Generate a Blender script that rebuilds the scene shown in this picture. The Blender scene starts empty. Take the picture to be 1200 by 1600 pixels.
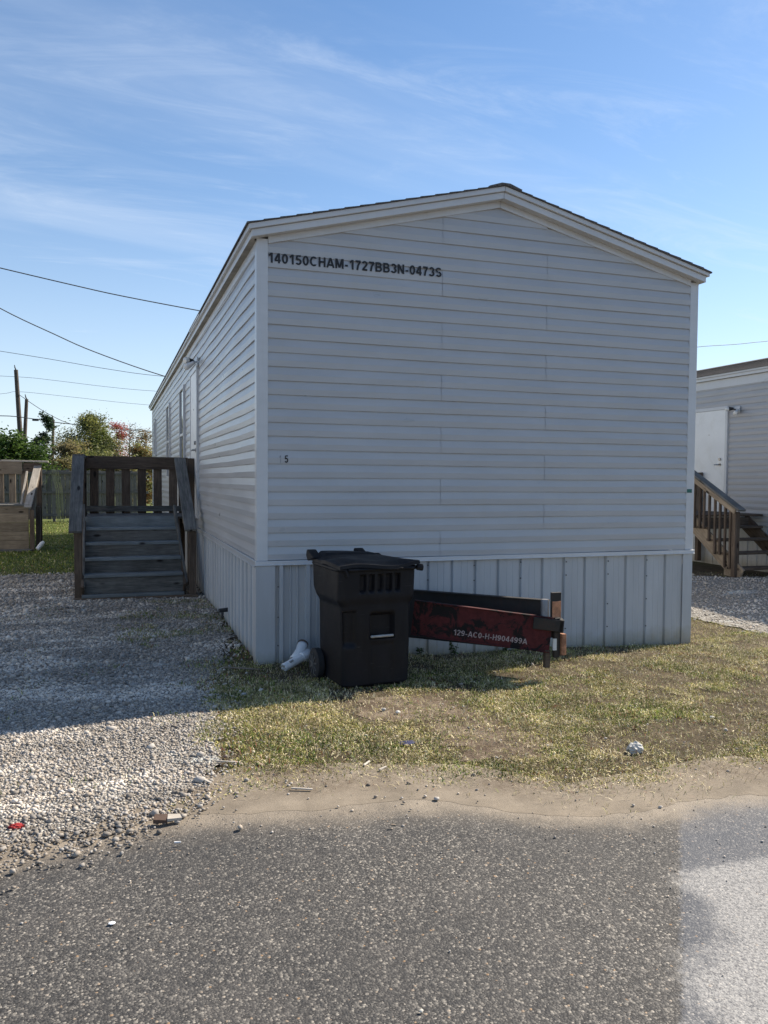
import bpy, bmesh, math, random
import numpy as np
from mathutils import Vector, Matrix
from mathutils.geometry import delaunay_2d_cdt
random.seed(5); rng = np.random.default_rng(5)
S = bpy.context.scene; C = S.collection
PI = math.pi

# ------------------------------------------------------------------ helpers
def vnoise(x, y, s, seed=0):
    """smooth value noise, 0..1"""
    x = np.asarray(x, float) / s; y = np.asarray(y, float) / s
    r = np.random.default_rng(seed); T = r.random((64, 64))
    xi = np.floor(x).astype(int); yi = np.floor(y).astype(int)
    fx = x - xi; fy = y - yi; fx = fx*fx*(3-2*fx); fy = fy*fy*(3-2*fy)
    g = lambda a, b: T[a % 64, b % 64]
    return (g(xi, yi)*(1-fx)*(1-fy) + g(xi+1, yi)*fx*(1-fy) + g(xi, yi+1)*(1-fx)*fy + g(xi+1, yi+1)*fx*fy)
def fbm(x, y, s, seed=0):
    return (vnoise(x, y, s, seed)*.5 + vnoise(x, y, s*.47, seed+1)*.3 + vnoise(x, y, s*.21, seed+2)*.2)
def gz(x, y):
    """height of the ground"""
    x = np.asarray(x, float); y = np.asarray(y, float)
    z = np.interp(x, [-1, 0, 4.3, 6.5, 8.5, 10, 60], [0, 0, -.085, -.075, -.035, -.09, -.09])
    near = np.clip((y+2.9)/.8, 0, 1)*np.clip((14-y)/4, 0, 1)
    z = z + near*(vnoise(x, y, .9, 3)-.5)*.03
    return z
def EDGE(x):       # y of the road's edge at x
    return np.interp(x, [-40, -6, -1.58, -1.3, -.81, -.25, .25, .74, 1.17, 1.48, 1.95, 6, 40],
                     [.2, -2.8, -3.137, -3.02, -2.94, -3.06, -3.09, -3.40, -3.50, -3.42, -3.46, -3.9, -7.2])
def GEDGE(x):      # y where grass and gravel begin above the sandy shoulder
    return np.interp(x, [-40, -6, -1.58, -1.44, -1.09, -.79, -.46, .165, .67, .82, 1.03, 1.52, 2.07, 2.3, 6, 40],
                     [.5, -2.7, -3.08, -3.03, -2.95, -2.67, -2.56, -2.74, -2.9, -3.06, -3.24, -3.22, -3.1, -3.2, -3.6, -6.8])

GROUPS = {'tree': 'trees beyond the fence', 'bush': 'bushes beyond the fence', 'cable': 'cables across the sky', 'utility pole': 'utility poles in the distance', 'stone': 'loose stones on the ground', 'stick': 'splinters and sticks on the ground', 'weed': 'weeds at the foot of the skirting', 'wooden steps': 'wooden steps of the mobile homes', 'mobile home': 'mobile homes of the park', 'litter': 'litter on the ground'}
def tag(o, label=None, cat=None, group=None, kind=None):
    if label: o['label'] = label
    if cat: o['category'] = cat
    if group: o['group'] = group
    if kind: o['kind'] = kind
    return o
def empty(name, loc, label, cat, group=None):
    o = bpy.data.objects.new(name, None); C.objects.link(o); o.location = loc
    o.empty_display_size = .2
    return tag(o, label, cat, group)
def world_of(p):
    m = Matrix.Translation(p.location)
    if p.parent is not None: m = world_of(p.parent) @ p.matrix_parent_inverse @ p.matrix_basis
    else: m = p.matrix_basis.copy()
    return m
def attach(o, parent):
    """parent o (modelled in world coordinates) keeping it where it is"""
    if parent is not None:
        o.parent = parent
        o.matrix_parent_inverse = world_of(parent).inverted()
    return o
def children(o): return [c for c in bpy.data.objects if c.parent == o]
def copy_tree(o, parent=None, delta=None):
    c = o.copy(); C.objects.link(c)
    if parent is not None: c.parent = parent
    if delta is not None: c.location = c.location + Vector(delta)
    for ch in children(o): copy_tree(ch, c)
    return c

class MB:
    def __init__(s): s.v = []; s.f = []
    def add(s, vs, fs):
        n = len(s.v); s.v += [tuple(v) for v in vs]; s.f += [tuple(i+n for i in f) for f in fs]; return s
    def box(s, x0, x1, y0, y1, z0, z1, M=None):
        vs = [Vector((x, y, z)) for z in (z0, z1) for y in (y0, y1) for x in (x0, x1)]
        if M is not None: vs = [M @ v for v in vs]
        return s.add(vs, [(0, 2, 3, 1), (4, 5, 7, 6), (0, 1, 5, 4), (2, 6, 7, 3), (0, 4, 6, 2), (1, 3, 7, 5)])
    def prism(s, poly, a0, a1, axis='y'):
        """poly: 2-D points (x,z) for axis y, (y,z) for axis x, (x,y) for axis z"""
        n = len(poly); f = {'y': lambda p, a: (p[0], a, p[1]), 'x': lambda p, a: (a, p[0], p[1]), 'z': lambda p, a: (p[0], p[1], a)}[axis]
        vs = [f(p, a0) for p in poly] + [f(p, a1) for p in poly]
        fs = [tuple(range(n)), tuple(range(2*n-1, n-1, -1))] + [(i, i+n, (i+1) % n+n, (i+1) % n) for i in range(n)]
        return s.add(vs, fs)
    def tube(s, pts, r, n=8, cap=True):
        pts = [Vector(p) for p in pts]; m = len(pts); rr = r if isinstance(r, (list, tuple)) else [r]*m
        vs = []; prev = None
        for i, p in enumerate(pts):
            t = (pts[min(i+1, m-1)]-pts[max(i-1, 0)]).normalized()
            if prev is None: u = t.orthogonal().normalized()
            else:
                u = prev - t*prev.dot(t); u = u.normalized() if u.length > 1e-6 else t.orthogonal().normalized()
            prev = u; w = t.cross(u)
            for k in range(n):
                a = 2*PI*k/n; vs.append(p + (u*math.cos(a)+w*math.sin(a))*rr[i])
        fs = [(i*n+k, i*n+(k+1) % n, (i+1)*n+(k+1) % n, (i+1)*n+k) for i in range(m-1) for k in range(n)]
        if cap: fs += [tuple(range(n))[::-1], tuple((m-1)*n+k for k in range(n))]
        return s.add(vs, fs)
    def build(s, name, mat, parent=None, smooth=False, bevel=0, seg=1):
        bm = bmesh.new()
        vs = [bm.verts.new(v) for v in s.v]
        for f in s.f:
            try: bm.faces.new([vs[i] for i in f])
            except ValueError: pass
        bmesh.ops.recalc_face_normals(bm, faces=bm.faces)
        if bevel: bmesh.ops.bevel(bm, geom=list(bm.edges), offset=bevel, segments=seg, profile=.6, affect='EDGES')
        if smooth:
            for f in bm.faces: f.smooth = True
        me = bpy.data.meshes.new(name); bm.to_mesh(me); bm.free()
        if smooth: 
            try: me.set_sharp_from_angle(angle=math.radians(38))
            except Exception: pass
        if mat: me.materials.append(mat)
        o = bpy.data.objects.new(name, me); C.objects.link(o)
        return attach(o, parent)

def np_mesh(name, co, faces, mat, cols=None, n=None, parent=None, smooth=False):
    """co (N,3); faces (M,k) int array; cols (N,4)"""
    me = bpy.data.meshes.new(name); k = faces.shape[1]
    me.vertices.add(len(co)); me.vertices.foreach_set('co', co.astype(np.float32).ravel())
    me.loops.add(faces.size); me.loops.foreach_set('vertex_index', faces.astype(np.int32).ravel())
    me.polygons.add(len(faces)); me.polygons.foreach_set('loop_start', np.arange(0, faces.size, k, dtype=np.int32))
    try: me.polygons.foreach_set('loop_total', np.full(len(faces), k, np.int32))
    except Exception: pass
    if smooth: me.polygons.foreach_set('use_smooth', np.ones(len(faces), bool))
    me.update(calc_edges=True)
    if cols is not None:
        a = me.color_attributes.new('Col', 'FLOAT_COLOR', 'POINT'); a.data.foreach_set('color', cols.astype(np.float32).ravel())
    if mat: me.materials.append(mat)
    o = bpy.data.objects.new(name, me); C.objects.link(o)
    return attach(o, parent)

# ------------------------------------------------------------------ materials
class NT:
    def __init__(s, name):
        s.m = bpy.data.materials.new(name); s.m.use_nodes = True; s.t = s.m.node_tree; s.n = s.t.nodes; s.l = s.t.links
        s.b = s.n['Principled BSDF']; s.out = s.n['Material Output']
    def N(s, t, **k):
        n = s.n.new('ShaderNode'+t)
        for a, v in k.items():
            if a.startswith('i_'): n.inputs[a[2:].replace('_', ' ')].default_value = v
            else: setattr(n, a, v)
        return n
    def L(s, a, b): s.l.new(a, b)
    def co(s, kind='Object', scale=(1, 1, 1), rot=(0, 0, 0), loc=(0, 0, 0)):
        t = s.N('TexCoord'); m = s.N('Mapping'); m.inputs['Scale'].default_value = scale; m.inputs['Rotation'].default_value = rot; m.inputs['Location'].default_value = loc
        s.L(t.outputs[kind], m.inputs['Vector']); return m.outputs[0]
    def noise(s, vec, scale, detail=4, rough=.55, dist=0):
        n = s.N('TexNoise'); n.inputs['Scale'].default_value = scale; n.inputs['Detail'].default_value = detail; n.inputs['Roughness'].default_value = rough; n.inputs['Distortion'].default_value = dist
        if vec is not None: s.L(vec, n.inputs['Vector'])
        return n.outputs['Fac']
    def vor(s, vec, scale, feature='F1', out='Distance'):
        n = s.N('TexVoronoi', feature=feature); n.inputs['Scale'].default_value = scale
        if vec is not None: s.L(vec, n.inputs['Vector'])
        return n.outputs[out]
    def ramp(s, fac, stops, interp='LINEAR'):
        r = s.N('ValToRGB'); cr = r.color_ramp; cr.interpolation = interp
        while len(cr.elements) < len(stops): cr.elements.new(.5)
        for e, (p, c) in zip(cr.elements, stops):
            e.position = p; e.color = (c, c, c, 1) if isinstance(c, (int, float)) else (*c, 1)
        s.L(fac, r.inputs['Fac']); return r.outputs['Color']
    def mix(s, fac, a, b, mode='MIX'):
        m = s.N('MixRGB', blend_type=mode)
        for i, v in ((0, fac), (1, a), (2, b)):
            if isinstance(v, (int, float)): m.inputs[i].default_value = v if i == 0 else (v, v, v, 1)
            elif isinstance(v, tuple): m.inputs[i].default_value = (*v, 1)
            else: s.L(v, m.inputs[i])
        return m.outputs[0]
    def math(s, op, a, b=0., clamp=False):
        m = s.N('Math', operation=op, use_clamp=clamp)
        for i, v in ((0, a), (1, b)):
            if isinstance(v, (int, float)): m.inputs[i].default_value = v
            else: s.L(v, m.inputs[i])
        return m.outputs[0]
    def bump(s, h, strength=.3, dist=.01, prev=None):
        b = s.N('Bump'); b.inputs['Strength'].default_value = strength; b.inputs['Distance'].default_value = dist
        s.L(h, b.inputs['Height'])
        if prev is not None: s.L(prev, b.inputs['Normal'])
        return b.outputs[0]
    def fin(s, col=None, rough=None, normal=None, metal=None, spec=None, **k):
        for key, v in (('Base Color', col), ('Roughness', rough), ('Normal', normal), ('Metallic', metal), ('Specular IOR Level', spec)):
            if v is None: continue
            if isinstance(v, (int, float)): s.b.inputs[key].default_value = v
            elif isinstance(v, tuple): s.b.inputs[key].default_value = (*v, 1)
            else: s.L(v, s.b.inputs[key])
        return s.m

def m_simple(name, col, rough=.6, var=.12, scale=6, metal=0., spec=.5, bump=.05, dirt=None, dirt_amt=.3):
    t = NT(name); v = t.co(); f = t.noise(v, scale, 6, .6)
    a = tuple(max(0, c*(1-var)) for c in col); b = tuple(min(1, c*(1+var)) for c in col)
    c = t.ramp(f, [(.3, a), (.7, b)])
    if dirt:
        f2 = t.noise(v, scale*.6, 8, .75, .6); c = t.mix(t.ramp(f2, [(.5, 0.), (.72, dirt_amt)]), c, dirt)
    return t.fin(c, rough, t.bump(t.noise(v, scale*14, 3), bump, .002), metal, spec)

def m_vinyl(name, col):
    t = NT(name); v = t.co()
    f = t.noise(t.co(scale=(.8, .8, 3)), 2.2, 5, .6)
    c = t.ramp(f, [(.3, tuple(x*.93 for x in col)), (.7, tuple(min(1, x*1.04) for x in col))])
    # grime that runs down the wall and a little green near the base
    st = t.noise(t.co(scale=(9, 9, .7)), 1.6, 6, .7)
    c = t.mix(t.ramp(st, [(.52, 0.), (.8, .32)]), c, (.42, .41, .36))
    fine = t.noise(v, 60, 3)
    n = t.bump(t.noise(t.co(scale=(1, 1, 8)), 2.5, 3), .25, .006); n = t.bump(fine, .06, .001, n)
    return t.fin(c, t.ramp(f, [(.3, .27), (.7, .38)]), n, 0, .6)
VINYL = m_vinyl('siding_vinyl', (.435, .438, .445)); TRIM = m_vinyl('white_trim', (.57, .575, .58))
GREYV = m_vinyl('grey_siding', (.38, .375, .375))
def m_skirt(name, col):
    t = NT(name); v = t.co(); f = t.noise(t.co(scale=(3, 3, .6)), 1.6, 6, .65)
    c = t.ramp(f, [(.3, tuple(x*.86 for x in col)), (.7, tuple(min(1, x*1.05) for x in col))])
    # mud splashed along the bottom edge
    sep = t.N('SeparateXYZ'); t.L(t.co(), sep.inputs[0])
    lo = t.math('ADD', sep.outputs['Z'], t.math('MULTIPLY', t.noise(v, 7, 5, .7), .22))
    c = t.mix(t.ramp(lo, [(.07, .75), (.2, .0)]), c, (.30, .27, .20))
    return t.fin(c, .42, t.bump(t.noise(v, 8, 3), .2, .004), .0, .5)
SKIRT = m_skirt('skirting_metal', (.46, .475, .49))
def m_wood(name, dark, light, rough=.8):
    t = NT(name); tc = t.N('TexCoord'); oi = t.N('ObjectInfo')
    off = t.N('VectorMath', operation='SCALE'); cmb = t.N('CombineXYZ')
    for i in range(3): t.L(oi.outputs['Random'], cmb.inputs[i])
    t.L(cmb.outputs[0], off.inputs[0]); off.inputs['Scale'].default_value = 37
    add = t.N('VectorMath', operation='ADD'); t.L(tc.outputs['Object'], add.inputs[0]); t.L(off.outputs[0], add.inputs[1])
    mp = t.N('Mapping'); mp.inputs['Scale'].default_value = (1.0, 13, 13); t.L(add.outputs[0], mp.inputs['Vector'])
    g = t.noise(mp.outputs[0], 3.2, 7, .65, .9)
    blot = t.noise(add.outputs[0], 3.5, 4, .6)
    c = t.ramp(g, [(.28, dark), (.55, tuple((a+b)/2 for a, b in zip(dark, light))), (.78, light)])
    c = t.mix(t.ramp(blot, [(.35, .0), (.75, .55)]), c, tuple(x*.62 for x in dark))
    k = t.N('Mapping'); k.inputs['Scale'].default_value = (2.2, 5.5, 5.5); t.L(add.outputs[0], k.inputs['Vector'])
    kd = t.vor(k.outputs[0], 1.2)
    c = t.mix(t.ramp(kd, [(.09, .95), (.17, .0)]), c, (.016, .012, .010))
    r = t.math('MULTIPLY', oi.outputs['Random'], .5); hs = t.N('HueSaturation'); t.L(t.math('ADD', r, .78), hs.inputs['Value']); t.L(c, hs.inputs['Color'])
    return t.fin(hs.outputs[0], rough, t.bump(g, .55, .006), 0, .25)
WOOD = m_wood('weathered_wood', (.055, .055, .052), (.235, .23, .215))
WOODB = m_wood('brown_wood', (.06, .043, .032), (.19, .145, .11))
WOODT = m_wood('tan_wood', (.16, .125, .09), (.40, .33, .25))
WOODP = m_wood('pale_wood', (.30, .27, .23), (.62, .57, .50))
WOODL = m_wood('bluish_wood', (.13, .15, .16), (.27, .30, .31))
WOODF = m_wood('grey_fence_wood', (.10, .095, .085), (.25, .24, .225))
def m_asph_shingle():
    t = NT('roof_shingles'); v = t.co(); f = t.noise(v, 90, 4, .8)
    c = t.ramp(f, [(.35, (.05, .048, .048)), (.55, (.13, .12, .115)), (.75, (.30, .28, .26))])
    return t.fin(c, .9, t.bump(f, .5, .004), 0, .2)
SHINGLE = m_asph_shingle()
BLACKP = None
def m_bin():
    t = NT('bin_plastic'); v = t.co()
    f = t.noise(v, 3, 6, .7, .4); dust = t.noise(t.co(scale=(1, 1, .5)), 5, 8, .72)
    c = t.ramp(f, [(.3, (.005, .005, .007)), (.7, (.011, .011, .014))])
    c = t.mix(t.ramp(dust, [(.5, 0.), (.8, .42)]), c, (.030, .029, .030))
    scr = t.noise(t.co(scale=(2, 2, 30), rot=(.3, .2, .4)), 4, 2, .5)
    c = t.mix(t.ramp(scr, [(.70, 0.), (.76, .25)]), c, (.12, .12, .12))
    return t.fin(c, t.ramp(f, [(.3, .42), (.7, .65)]), t.bump(t.noise(v, 120, 2), .12, .001), 0, .2)
BIN = m_bin()
def m_hitch():
    t = NT('chipped_red_paint'); v = t.co()
    f = t.noise(v, 7, 8, .72, .8)
    c = t.ramp(t.noise(v, 30, 4), [(.3, (.050, .008, .009)), (.7, (.085, .016, .018))])
    c = t.mix(t.ramp(f, [(.50, 0.), (.56, 1.)]), c, (.006, .005, .006))
    return t.fin(c, .85, t.bump(f, .4, .004), 0, .35)
HITCH = m_hitch()
BLACKM = m_simple('black_steel', (.014, .013, .013), .65, .4, 9, dirt=(.07, .03, .015), dirt_amt=.5)
RUST = m_simple('rusty_plate', (.42, .20, .11), .85, .4, 16, bump=.4, dirt=(.12, .05, .03), dirt_amt=.9)
STEEL = m_simple('galvanised_steel', (.22, .22, .23), .55, .2, 14, metal=.7, dirt=(.2, .17, .14), dirt_amt=.4)
CHROME = m_simple('satin_metal', (.35, .34, .33), .3, .1, 14, metal=1.)
DARKM = m_simple('dark_lamp_metal', (.03, .03, .032), .5)
WHITEP = m_simple('white_pvc', (.74, .75, .76), .35, .05, 5, dirt=(.35, .33, .28), dirt_amt=.35)
DOORW = m_simple('white_door_paint', (.78, .78, .76), .4, .04, 3, dirt=(.5, .47, .4), dirt_amt=.35)
GLASSL = m_simple('frosted_lamp_glass', (.75, .73, .68), .2, .05, 5)
def m_pane():
    t = NT('window_glass'); return t.fin((.04, .05, .06), .05, t.bump(t.noise(t.co(), 1.5, 2), .05, .01), 0, .8)
PANE = m_pane()
INK = m_simple('black_lettering', (.012, .012, .014), .6, .2, 20)
INKF = m_simple('faded_lettering', (.26, .27, .29), .7, .3, 60)
STENCIL = m_simple('white_stencil_paint', (.30, .25, .255), .85, .45, 70)
GREEN = m_simple('green_tag', (.012, .12, .10), .5)
SCREW = m_simple('screw_head', (.05, .05, .05), .5)
WIRE = m_simple('black_cable', (.045, .047, .055), .6)
POLE = m_wood('utility_pole_wood', (.07, .055, .045), (.17, .14, .115))
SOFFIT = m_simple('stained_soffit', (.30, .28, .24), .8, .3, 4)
BARK = m_simple('bark', (.085, .07, .055), .9, .35, 10, bump=.5)

def m_attr(name, rough=.7, trans=0., spec=.3, bump=True, soft=False):
    t = NT(name); a = t.N('Attribute', attribute_name='Col')
    c = a.outputs['Color']
    if not soft:
        c = t.mix(t.ramp(t.noise(t.co(), 180, 3, .7), [(.3, .0), (.75, .35)]), c, (.10, .09, .08))
    t.fin(c, rough, t.bump(t.noise(t.co(), 260, 3), .3, .001) if bump else None, 0, spec)
    if trans:
        tr = t.N('BsdfTranslucent'); t.L(c, tr.inputs['Color']); mx = t.N('MixShader'); mx.inputs[0].default_value = trans
        t.L(t.b.outputs[0], mx.inputs[1]); t.L(tr.outputs[0], mx.inputs[2]); t.L(mx.outputs[0], t.out.inputs['Surface'])
    return t.m
M_STONE = m_attr('limestone_gravel', .85); M_BLADE = m_attr('grass_blades', .6, .15, .25, False, True); M_LEAF = m_attr('tree_leaves', .55, .5, .3, False, True)

def worldpos(t):
    g = t.N('NewGeometry'); return g.outputs['Position']
SAND = ((.16, .135, .105), (.285, .24, .185))
def sandcol(t, p):
    f = t.noise(p, 4, 6, .7); g = t.noise(p, 160, 3, .8)
    c = t.ramp(f, [(.3, SAND[0]), (.7, SAND[1])])
    c = t.mix(t.ramp(g, [(.55, 0.), (.72, .75)]), c, (.13, .115, .095))
    return t.mix(t.ramp(t.vor(p, 130), [(.0, .8), (.22, 0.)]), c, (.40, .36, .31)), g
def edge_mask(t, p, fn, xs, soft, nscale=.12):
    """0 on the road .. 1 at the edge curve y = fn(x), broken up by noise"""
    sx = t.N('SeparateXYZ'); t.L(p, sx.inputs[0])
    x0, x1 = xs; fx = t.math('DIVIDE', t.math('SUBTRACT', sx.outputs['X'], x0), x1-x0, True)
    ys = np.linspace(x0, x1, 30); st = [(i/29., (float(fn(v))+8)/8.) for i, v in enumerate(ys)]
    r = t.ramp(fx, st); sp = t.N('SeparateColor'); t.L(r, sp.inputs[0])
    ye = t.math('SUBTRACT', t.math('MULTIPLY', sp.outputs[0], 8.), 8.)
    d = t.math('SUBTRACT', sx.outputs['Y'], ye)          # <0 on the road side
    d = t.math('ADD', d, t.math('MULTIPLY', t.math('SUBTRACT', t.noise(p, 5, 6, .75), .5), nscale*2.2))
    return t.math('ADD', t.math('DIVIDE', d, soft), 1., True), sx

def m_road():
    t = NT('asphalt'); p = worldpos(t)
    def stones(scale, thr, cols):
        vc = t.vor(p, scale, out='Color'); sp = t.N('SeparateColor'); t.L(vc, sp.inputs[0])
        d = t.vor(p, scale)
        col = t.ramp(sp.outputs[1], cols); m = t.math('MULTIPLY', t.ramp(sp.outputs[0], [(thr, 0.), (thr+.03, 1.)]), t.ramp(d, [(.55, 1.), (.72, 0.)]))
        return col, m, d
    tar = t.ramp(t.noise(p, 240, 4, .8), [(.3, (.004, .004, .005)), (.7, (.026, .025, .024))])
    a, ma, da = stones(118, .14, [(0, (.035, .035, .036)), (.45, (.055, .053, .050)), (.75, (.115, .108, .098)), (.92, (.21, .195, .17)), (.985, (.34, .31, .265)), (1, (.30, .19, .10))])
    b, mb, db = stones(250, .3, [(0, (.03, .03, .03)), (.55, (.055, .052, .05)), (.85, (.13, .12, .108)), (1, (.30, .275, .24))])
    c = t.mix(mb, tar, b); c = t.mix(ma, c, a)
    # worn and oily areas
    big = t.noise(p, .9, 4, .6); c = t.mix(t.ramp(big, [(.35, .45), (.6, 0.)]), c, (.03, .03, .031))
    c = t.mix(t.ramp(t.noise(p, 3.4, 6, .75), [(.5, 0.), (.75, .20)]), c, (.17, .155, .14))
    # lens-flare ghost painted into the asphalt colour: bluish tint and pale speckled patch
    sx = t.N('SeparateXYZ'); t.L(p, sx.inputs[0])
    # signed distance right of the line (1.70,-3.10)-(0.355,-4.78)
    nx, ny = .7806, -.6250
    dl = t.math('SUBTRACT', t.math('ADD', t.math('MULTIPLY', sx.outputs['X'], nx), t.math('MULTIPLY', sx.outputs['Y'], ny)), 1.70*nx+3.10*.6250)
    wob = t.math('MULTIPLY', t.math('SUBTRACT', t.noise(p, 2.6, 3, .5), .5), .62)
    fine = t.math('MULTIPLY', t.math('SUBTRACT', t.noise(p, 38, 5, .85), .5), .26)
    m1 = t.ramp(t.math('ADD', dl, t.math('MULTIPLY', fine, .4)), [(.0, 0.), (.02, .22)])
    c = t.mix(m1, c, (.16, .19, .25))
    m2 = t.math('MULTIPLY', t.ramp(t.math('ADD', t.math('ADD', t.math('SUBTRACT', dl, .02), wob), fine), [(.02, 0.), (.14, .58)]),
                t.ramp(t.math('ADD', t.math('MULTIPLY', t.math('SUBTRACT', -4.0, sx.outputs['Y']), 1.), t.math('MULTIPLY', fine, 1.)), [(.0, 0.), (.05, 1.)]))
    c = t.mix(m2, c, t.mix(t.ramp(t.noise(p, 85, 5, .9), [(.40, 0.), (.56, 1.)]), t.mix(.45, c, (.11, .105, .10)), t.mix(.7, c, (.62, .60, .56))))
    sc, sg = sandcol(t, p)
    em, _ = edge_mask(t, p, EDGE, (-4, 5), .30, .10)
    speck = t.math('MULTIPLY', em, t.math('ADD', t.math('MULTIPLY', t.noise(p, 70, 4, .8), 1.4), .1))
    c = t.mix(t.ramp(speck, [(.28, 0.), (.72, 1.)]), c, sc)
    dust = t.ramp(em, [(.0, 0.), (1., .35)]); c = t.mix(dust, c, sc)
    h = t.math('ADD', t.math('MULTIPLY', t.ramp(da, [(0, 1.), (.6, 0.)]), ma), t.math('MULTIPLY', t.noise(p, 120, 4, .7), .5))
    n = t.bump(h, .55, .0035); n = t.bump(t.noise(p, 1.1, 3), .3, .03, n)
    return t.fin(c, .78, n, 0, .35)
def m_shoulder():
    t = NT('sandy_dirt'); p = worldpos(t); c, g = sandcol(t, p); sand0 = c; em, _ = edge_mask(t, p, lambda v: EDGE(v)+.36, (-4, 5), .26, .10)
    c = t.mix(t.ramp(t.noise(p, 2.3, 5, .7), [(.42, 0.), (.62, .8)]), c, (.115, .088, .062))
    c = t.mix(t.ramp(t.noise(p, 18, 6, .8), [(.55, 0.), (.68, .6)]), c, (.33, .28, .22))
    c = t.mix(t.ramp(t.noise(p, 55, 5, .85), [(.50, 0.), (.60, .7)]), c, (.09, .07, .052))
    c = t.mix(t.ramp(t.noise(p, 38, 5, .9), [(.57, 0.), (.64, .6)]), c, (.42, .37, .30))
    c = t.mix(t.ramp(em, [(.0, 0.), (.8, 1.)]), sand0, c)
    return t.fin(c, .95, t.bump(t.math('ADD', t.noise(p, 30, 7, .85), g), .4, .006), 0, .15)
def m_soil():
    t = NT('soil'); p = worldpos(t)
    c = t.ramp(t.noise(p, 6, 7, .75), [(.3, (.045, .035, .022)), (.55, (.10, .078, .05)), (.75, (.20, .16, .11))])
    far = t.ramp(t.noise(p, 1.2, 8, .8), [(.3, (.05, .07, .02)), (.55, (.10, .12, .035)), (.8, (.20, .18, .07))])
    sx = t.N('SeparateXYZ'); t.L(p, sx.inputs[0])
    f = t.math('DIVIDE', t.math('SUBTRACT', sx.outputs['Y'], 5.5), 3., True)
    c = t.mix(f, c, far)
    straw = t.vor(t.co('Object', (30, 130, 1), (0, 0, .6)), 1.); c = t.mix(t.ramp(straw, [(.08, .7), (.2, 0.)]), c, (.40, .34, .22))
    return t.fin(c, .95, t.bump(t.noise(p, 55, 6, .8), .8, .02), 0, .15)
def m_gravel():
    t = NT('crushed_limestone'); p = worldpos(t)
    vc = t.vor(p, 62, out='Color'); sp = t.N('SeparateColor'); t.L(vc, sp.inputs[0]); d = t.vor(p, 62)
    c = t.ramp(sp.outputs[0], [(0, (.16, .145, .125)), (.4, (.32, .30, .27)), (.75, (.46, .44, .40)), (1, (.60, .58, .54))])
    c = t.mix(t.ramp(d, [(.45, 0.), (.75, .85)]), c, (.06, .052, .042))
    c = t.mix(t.ramp(t.noise(p, 1.3, 6, .7), [(.42, 0.), (.7, .5)]), c, (.20, .165, .125))
    w = t.noise(t.co('Object', (1., 2.6, 1)), 1.0, 4, .6); c = t.mix(t.ramp(w, [(.58, 0.), (.68, .55)]), c, (.66, .70, .68))
    return t.fin(c, .9, t.bump(t.ramp(d, [(0, 1.), (.7, 0.)]), 1., .014), 0, .2)
def m_bare():
    t = NT('bare_soil'); p = worldpos(t)
    c = t.ramp(t.noise(p, 5, 7, .75, .5), [(.32, (.075, .052, .036)), (.5, (.17, .13, .095)), (.7, (.30, .245, .19))])
    c = t.mix(t.ramp(t.noise(p, 60, 4, .8), [(.5, 0.), (.65, .6)]), c, (.06, .045, .03))
    return t.fin(c, .95, t.bump(t.noise(p, 35, 7, .8), .9, .02), 0, .15)
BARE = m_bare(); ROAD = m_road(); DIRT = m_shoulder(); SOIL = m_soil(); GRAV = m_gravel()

# ------------------------------------------------------------------ ground sheets
def inpoly(x, y, poly):
    x = np.asarray(x); y = np.asarray(y); r = np.zeros(x.shape, bool); n = len(poly); j = n-1
    for i in range(n):
        xi, yi = poly[i]; xj, yj = poly[j]
        c = ((yi > y) != (yj > y)) & (x < (xj-xi)*(y-yi)/((yj-yi) or 1e-12)+xi); r ^= c; j = i
    return r
def jag(poly, step, amp, seed, near=((-5, 9), (-5, 9))):
    out = []; n = len(poly)
    for i in range(n):
        a = np.array(poly[i], float); b = np.array(poly[(i+1) % n], float); L = np.linalg.norm(b-a)
        mid = (a+b)/2; isnear = L < 60 and near[0][0]-8 < mid[0] < near[0][1]+8 and near[1][0]-8 < mid[1] < near[1][1]+8
        k = max(1, int(L/step)) if isnear else 1; nrm = np.array([-(b-a)[1], (b-a)[0]])/max(L, 1e-9)
        for q in range(k):
            p = a+(b-a)*q/k
            if isnear: p = p+nrm*amp*2*(fbm(p[0], p[1], .22, seed)-.5) + nrm*amp*.6*(vnoise(p[0], p[1], .05, seed+7)-.5)
            out.append((float(p[0]), float(p[1])))
    return out
def sheet(name, poly, zoff, mat, step=.25, box=None, zfn=gz, extra=1.):
    xs = [p[0] for p in poly]; ys = [p[1] for p in poly]; b = box or (min(xs), max(xs), min(ys), max(ys))
    gx, gy = np.meshgrid(np.arange(b[0], b[1], step), np.arange(b[2], b[3], step)); gx = gx.ravel()+rng.uniform(-.2, .2, gx.size)*step; gy = gy.ravel()+rng.uniform(-.2, .2, gy.size)*step
    k = inpoly(gx, gy, poly)
    pts = [Vector(p) for p in poly] + [Vector((float(a), float(c))) for a, c in zip(gx[k], gy[k])]
    v, e, f, *_ = delaunay_2d_cdt(pts, [], [list(range(len(poly)))], 1, 1e-5)
    co = np.array([(p.x, p.y, 0) for p in v]); co[:, 2] = zfn(co[:, 0], co[:, 1]) + zoff
    o = np_mesh(name, co, np.array([tuple(q) for q in f if len(q) == 3]), mat, smooth=True)
    return o
R = 420
tag(sheet('ground', [(-R, -R), (R, -R), (R, R), (-R, R)], 0, SOIL, .15, (-6, 10, -4, 8)), kind='structure')
road_poly = jag([(-30, -14), (34, -14)] + [(x, float(EDGE(x))+.12) for x in np.linspace(34, -30, 900)], .03, .03, 11)
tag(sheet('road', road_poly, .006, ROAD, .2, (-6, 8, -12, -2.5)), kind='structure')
sh_poly = jag([(x, float(EDGE(x))) for x in np.linspace(-30, 34, 900)] + [(x, float(GEDGE(x))+.16) for x in np.linspace(34, -30, 900)], .03, .05, 21)
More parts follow.
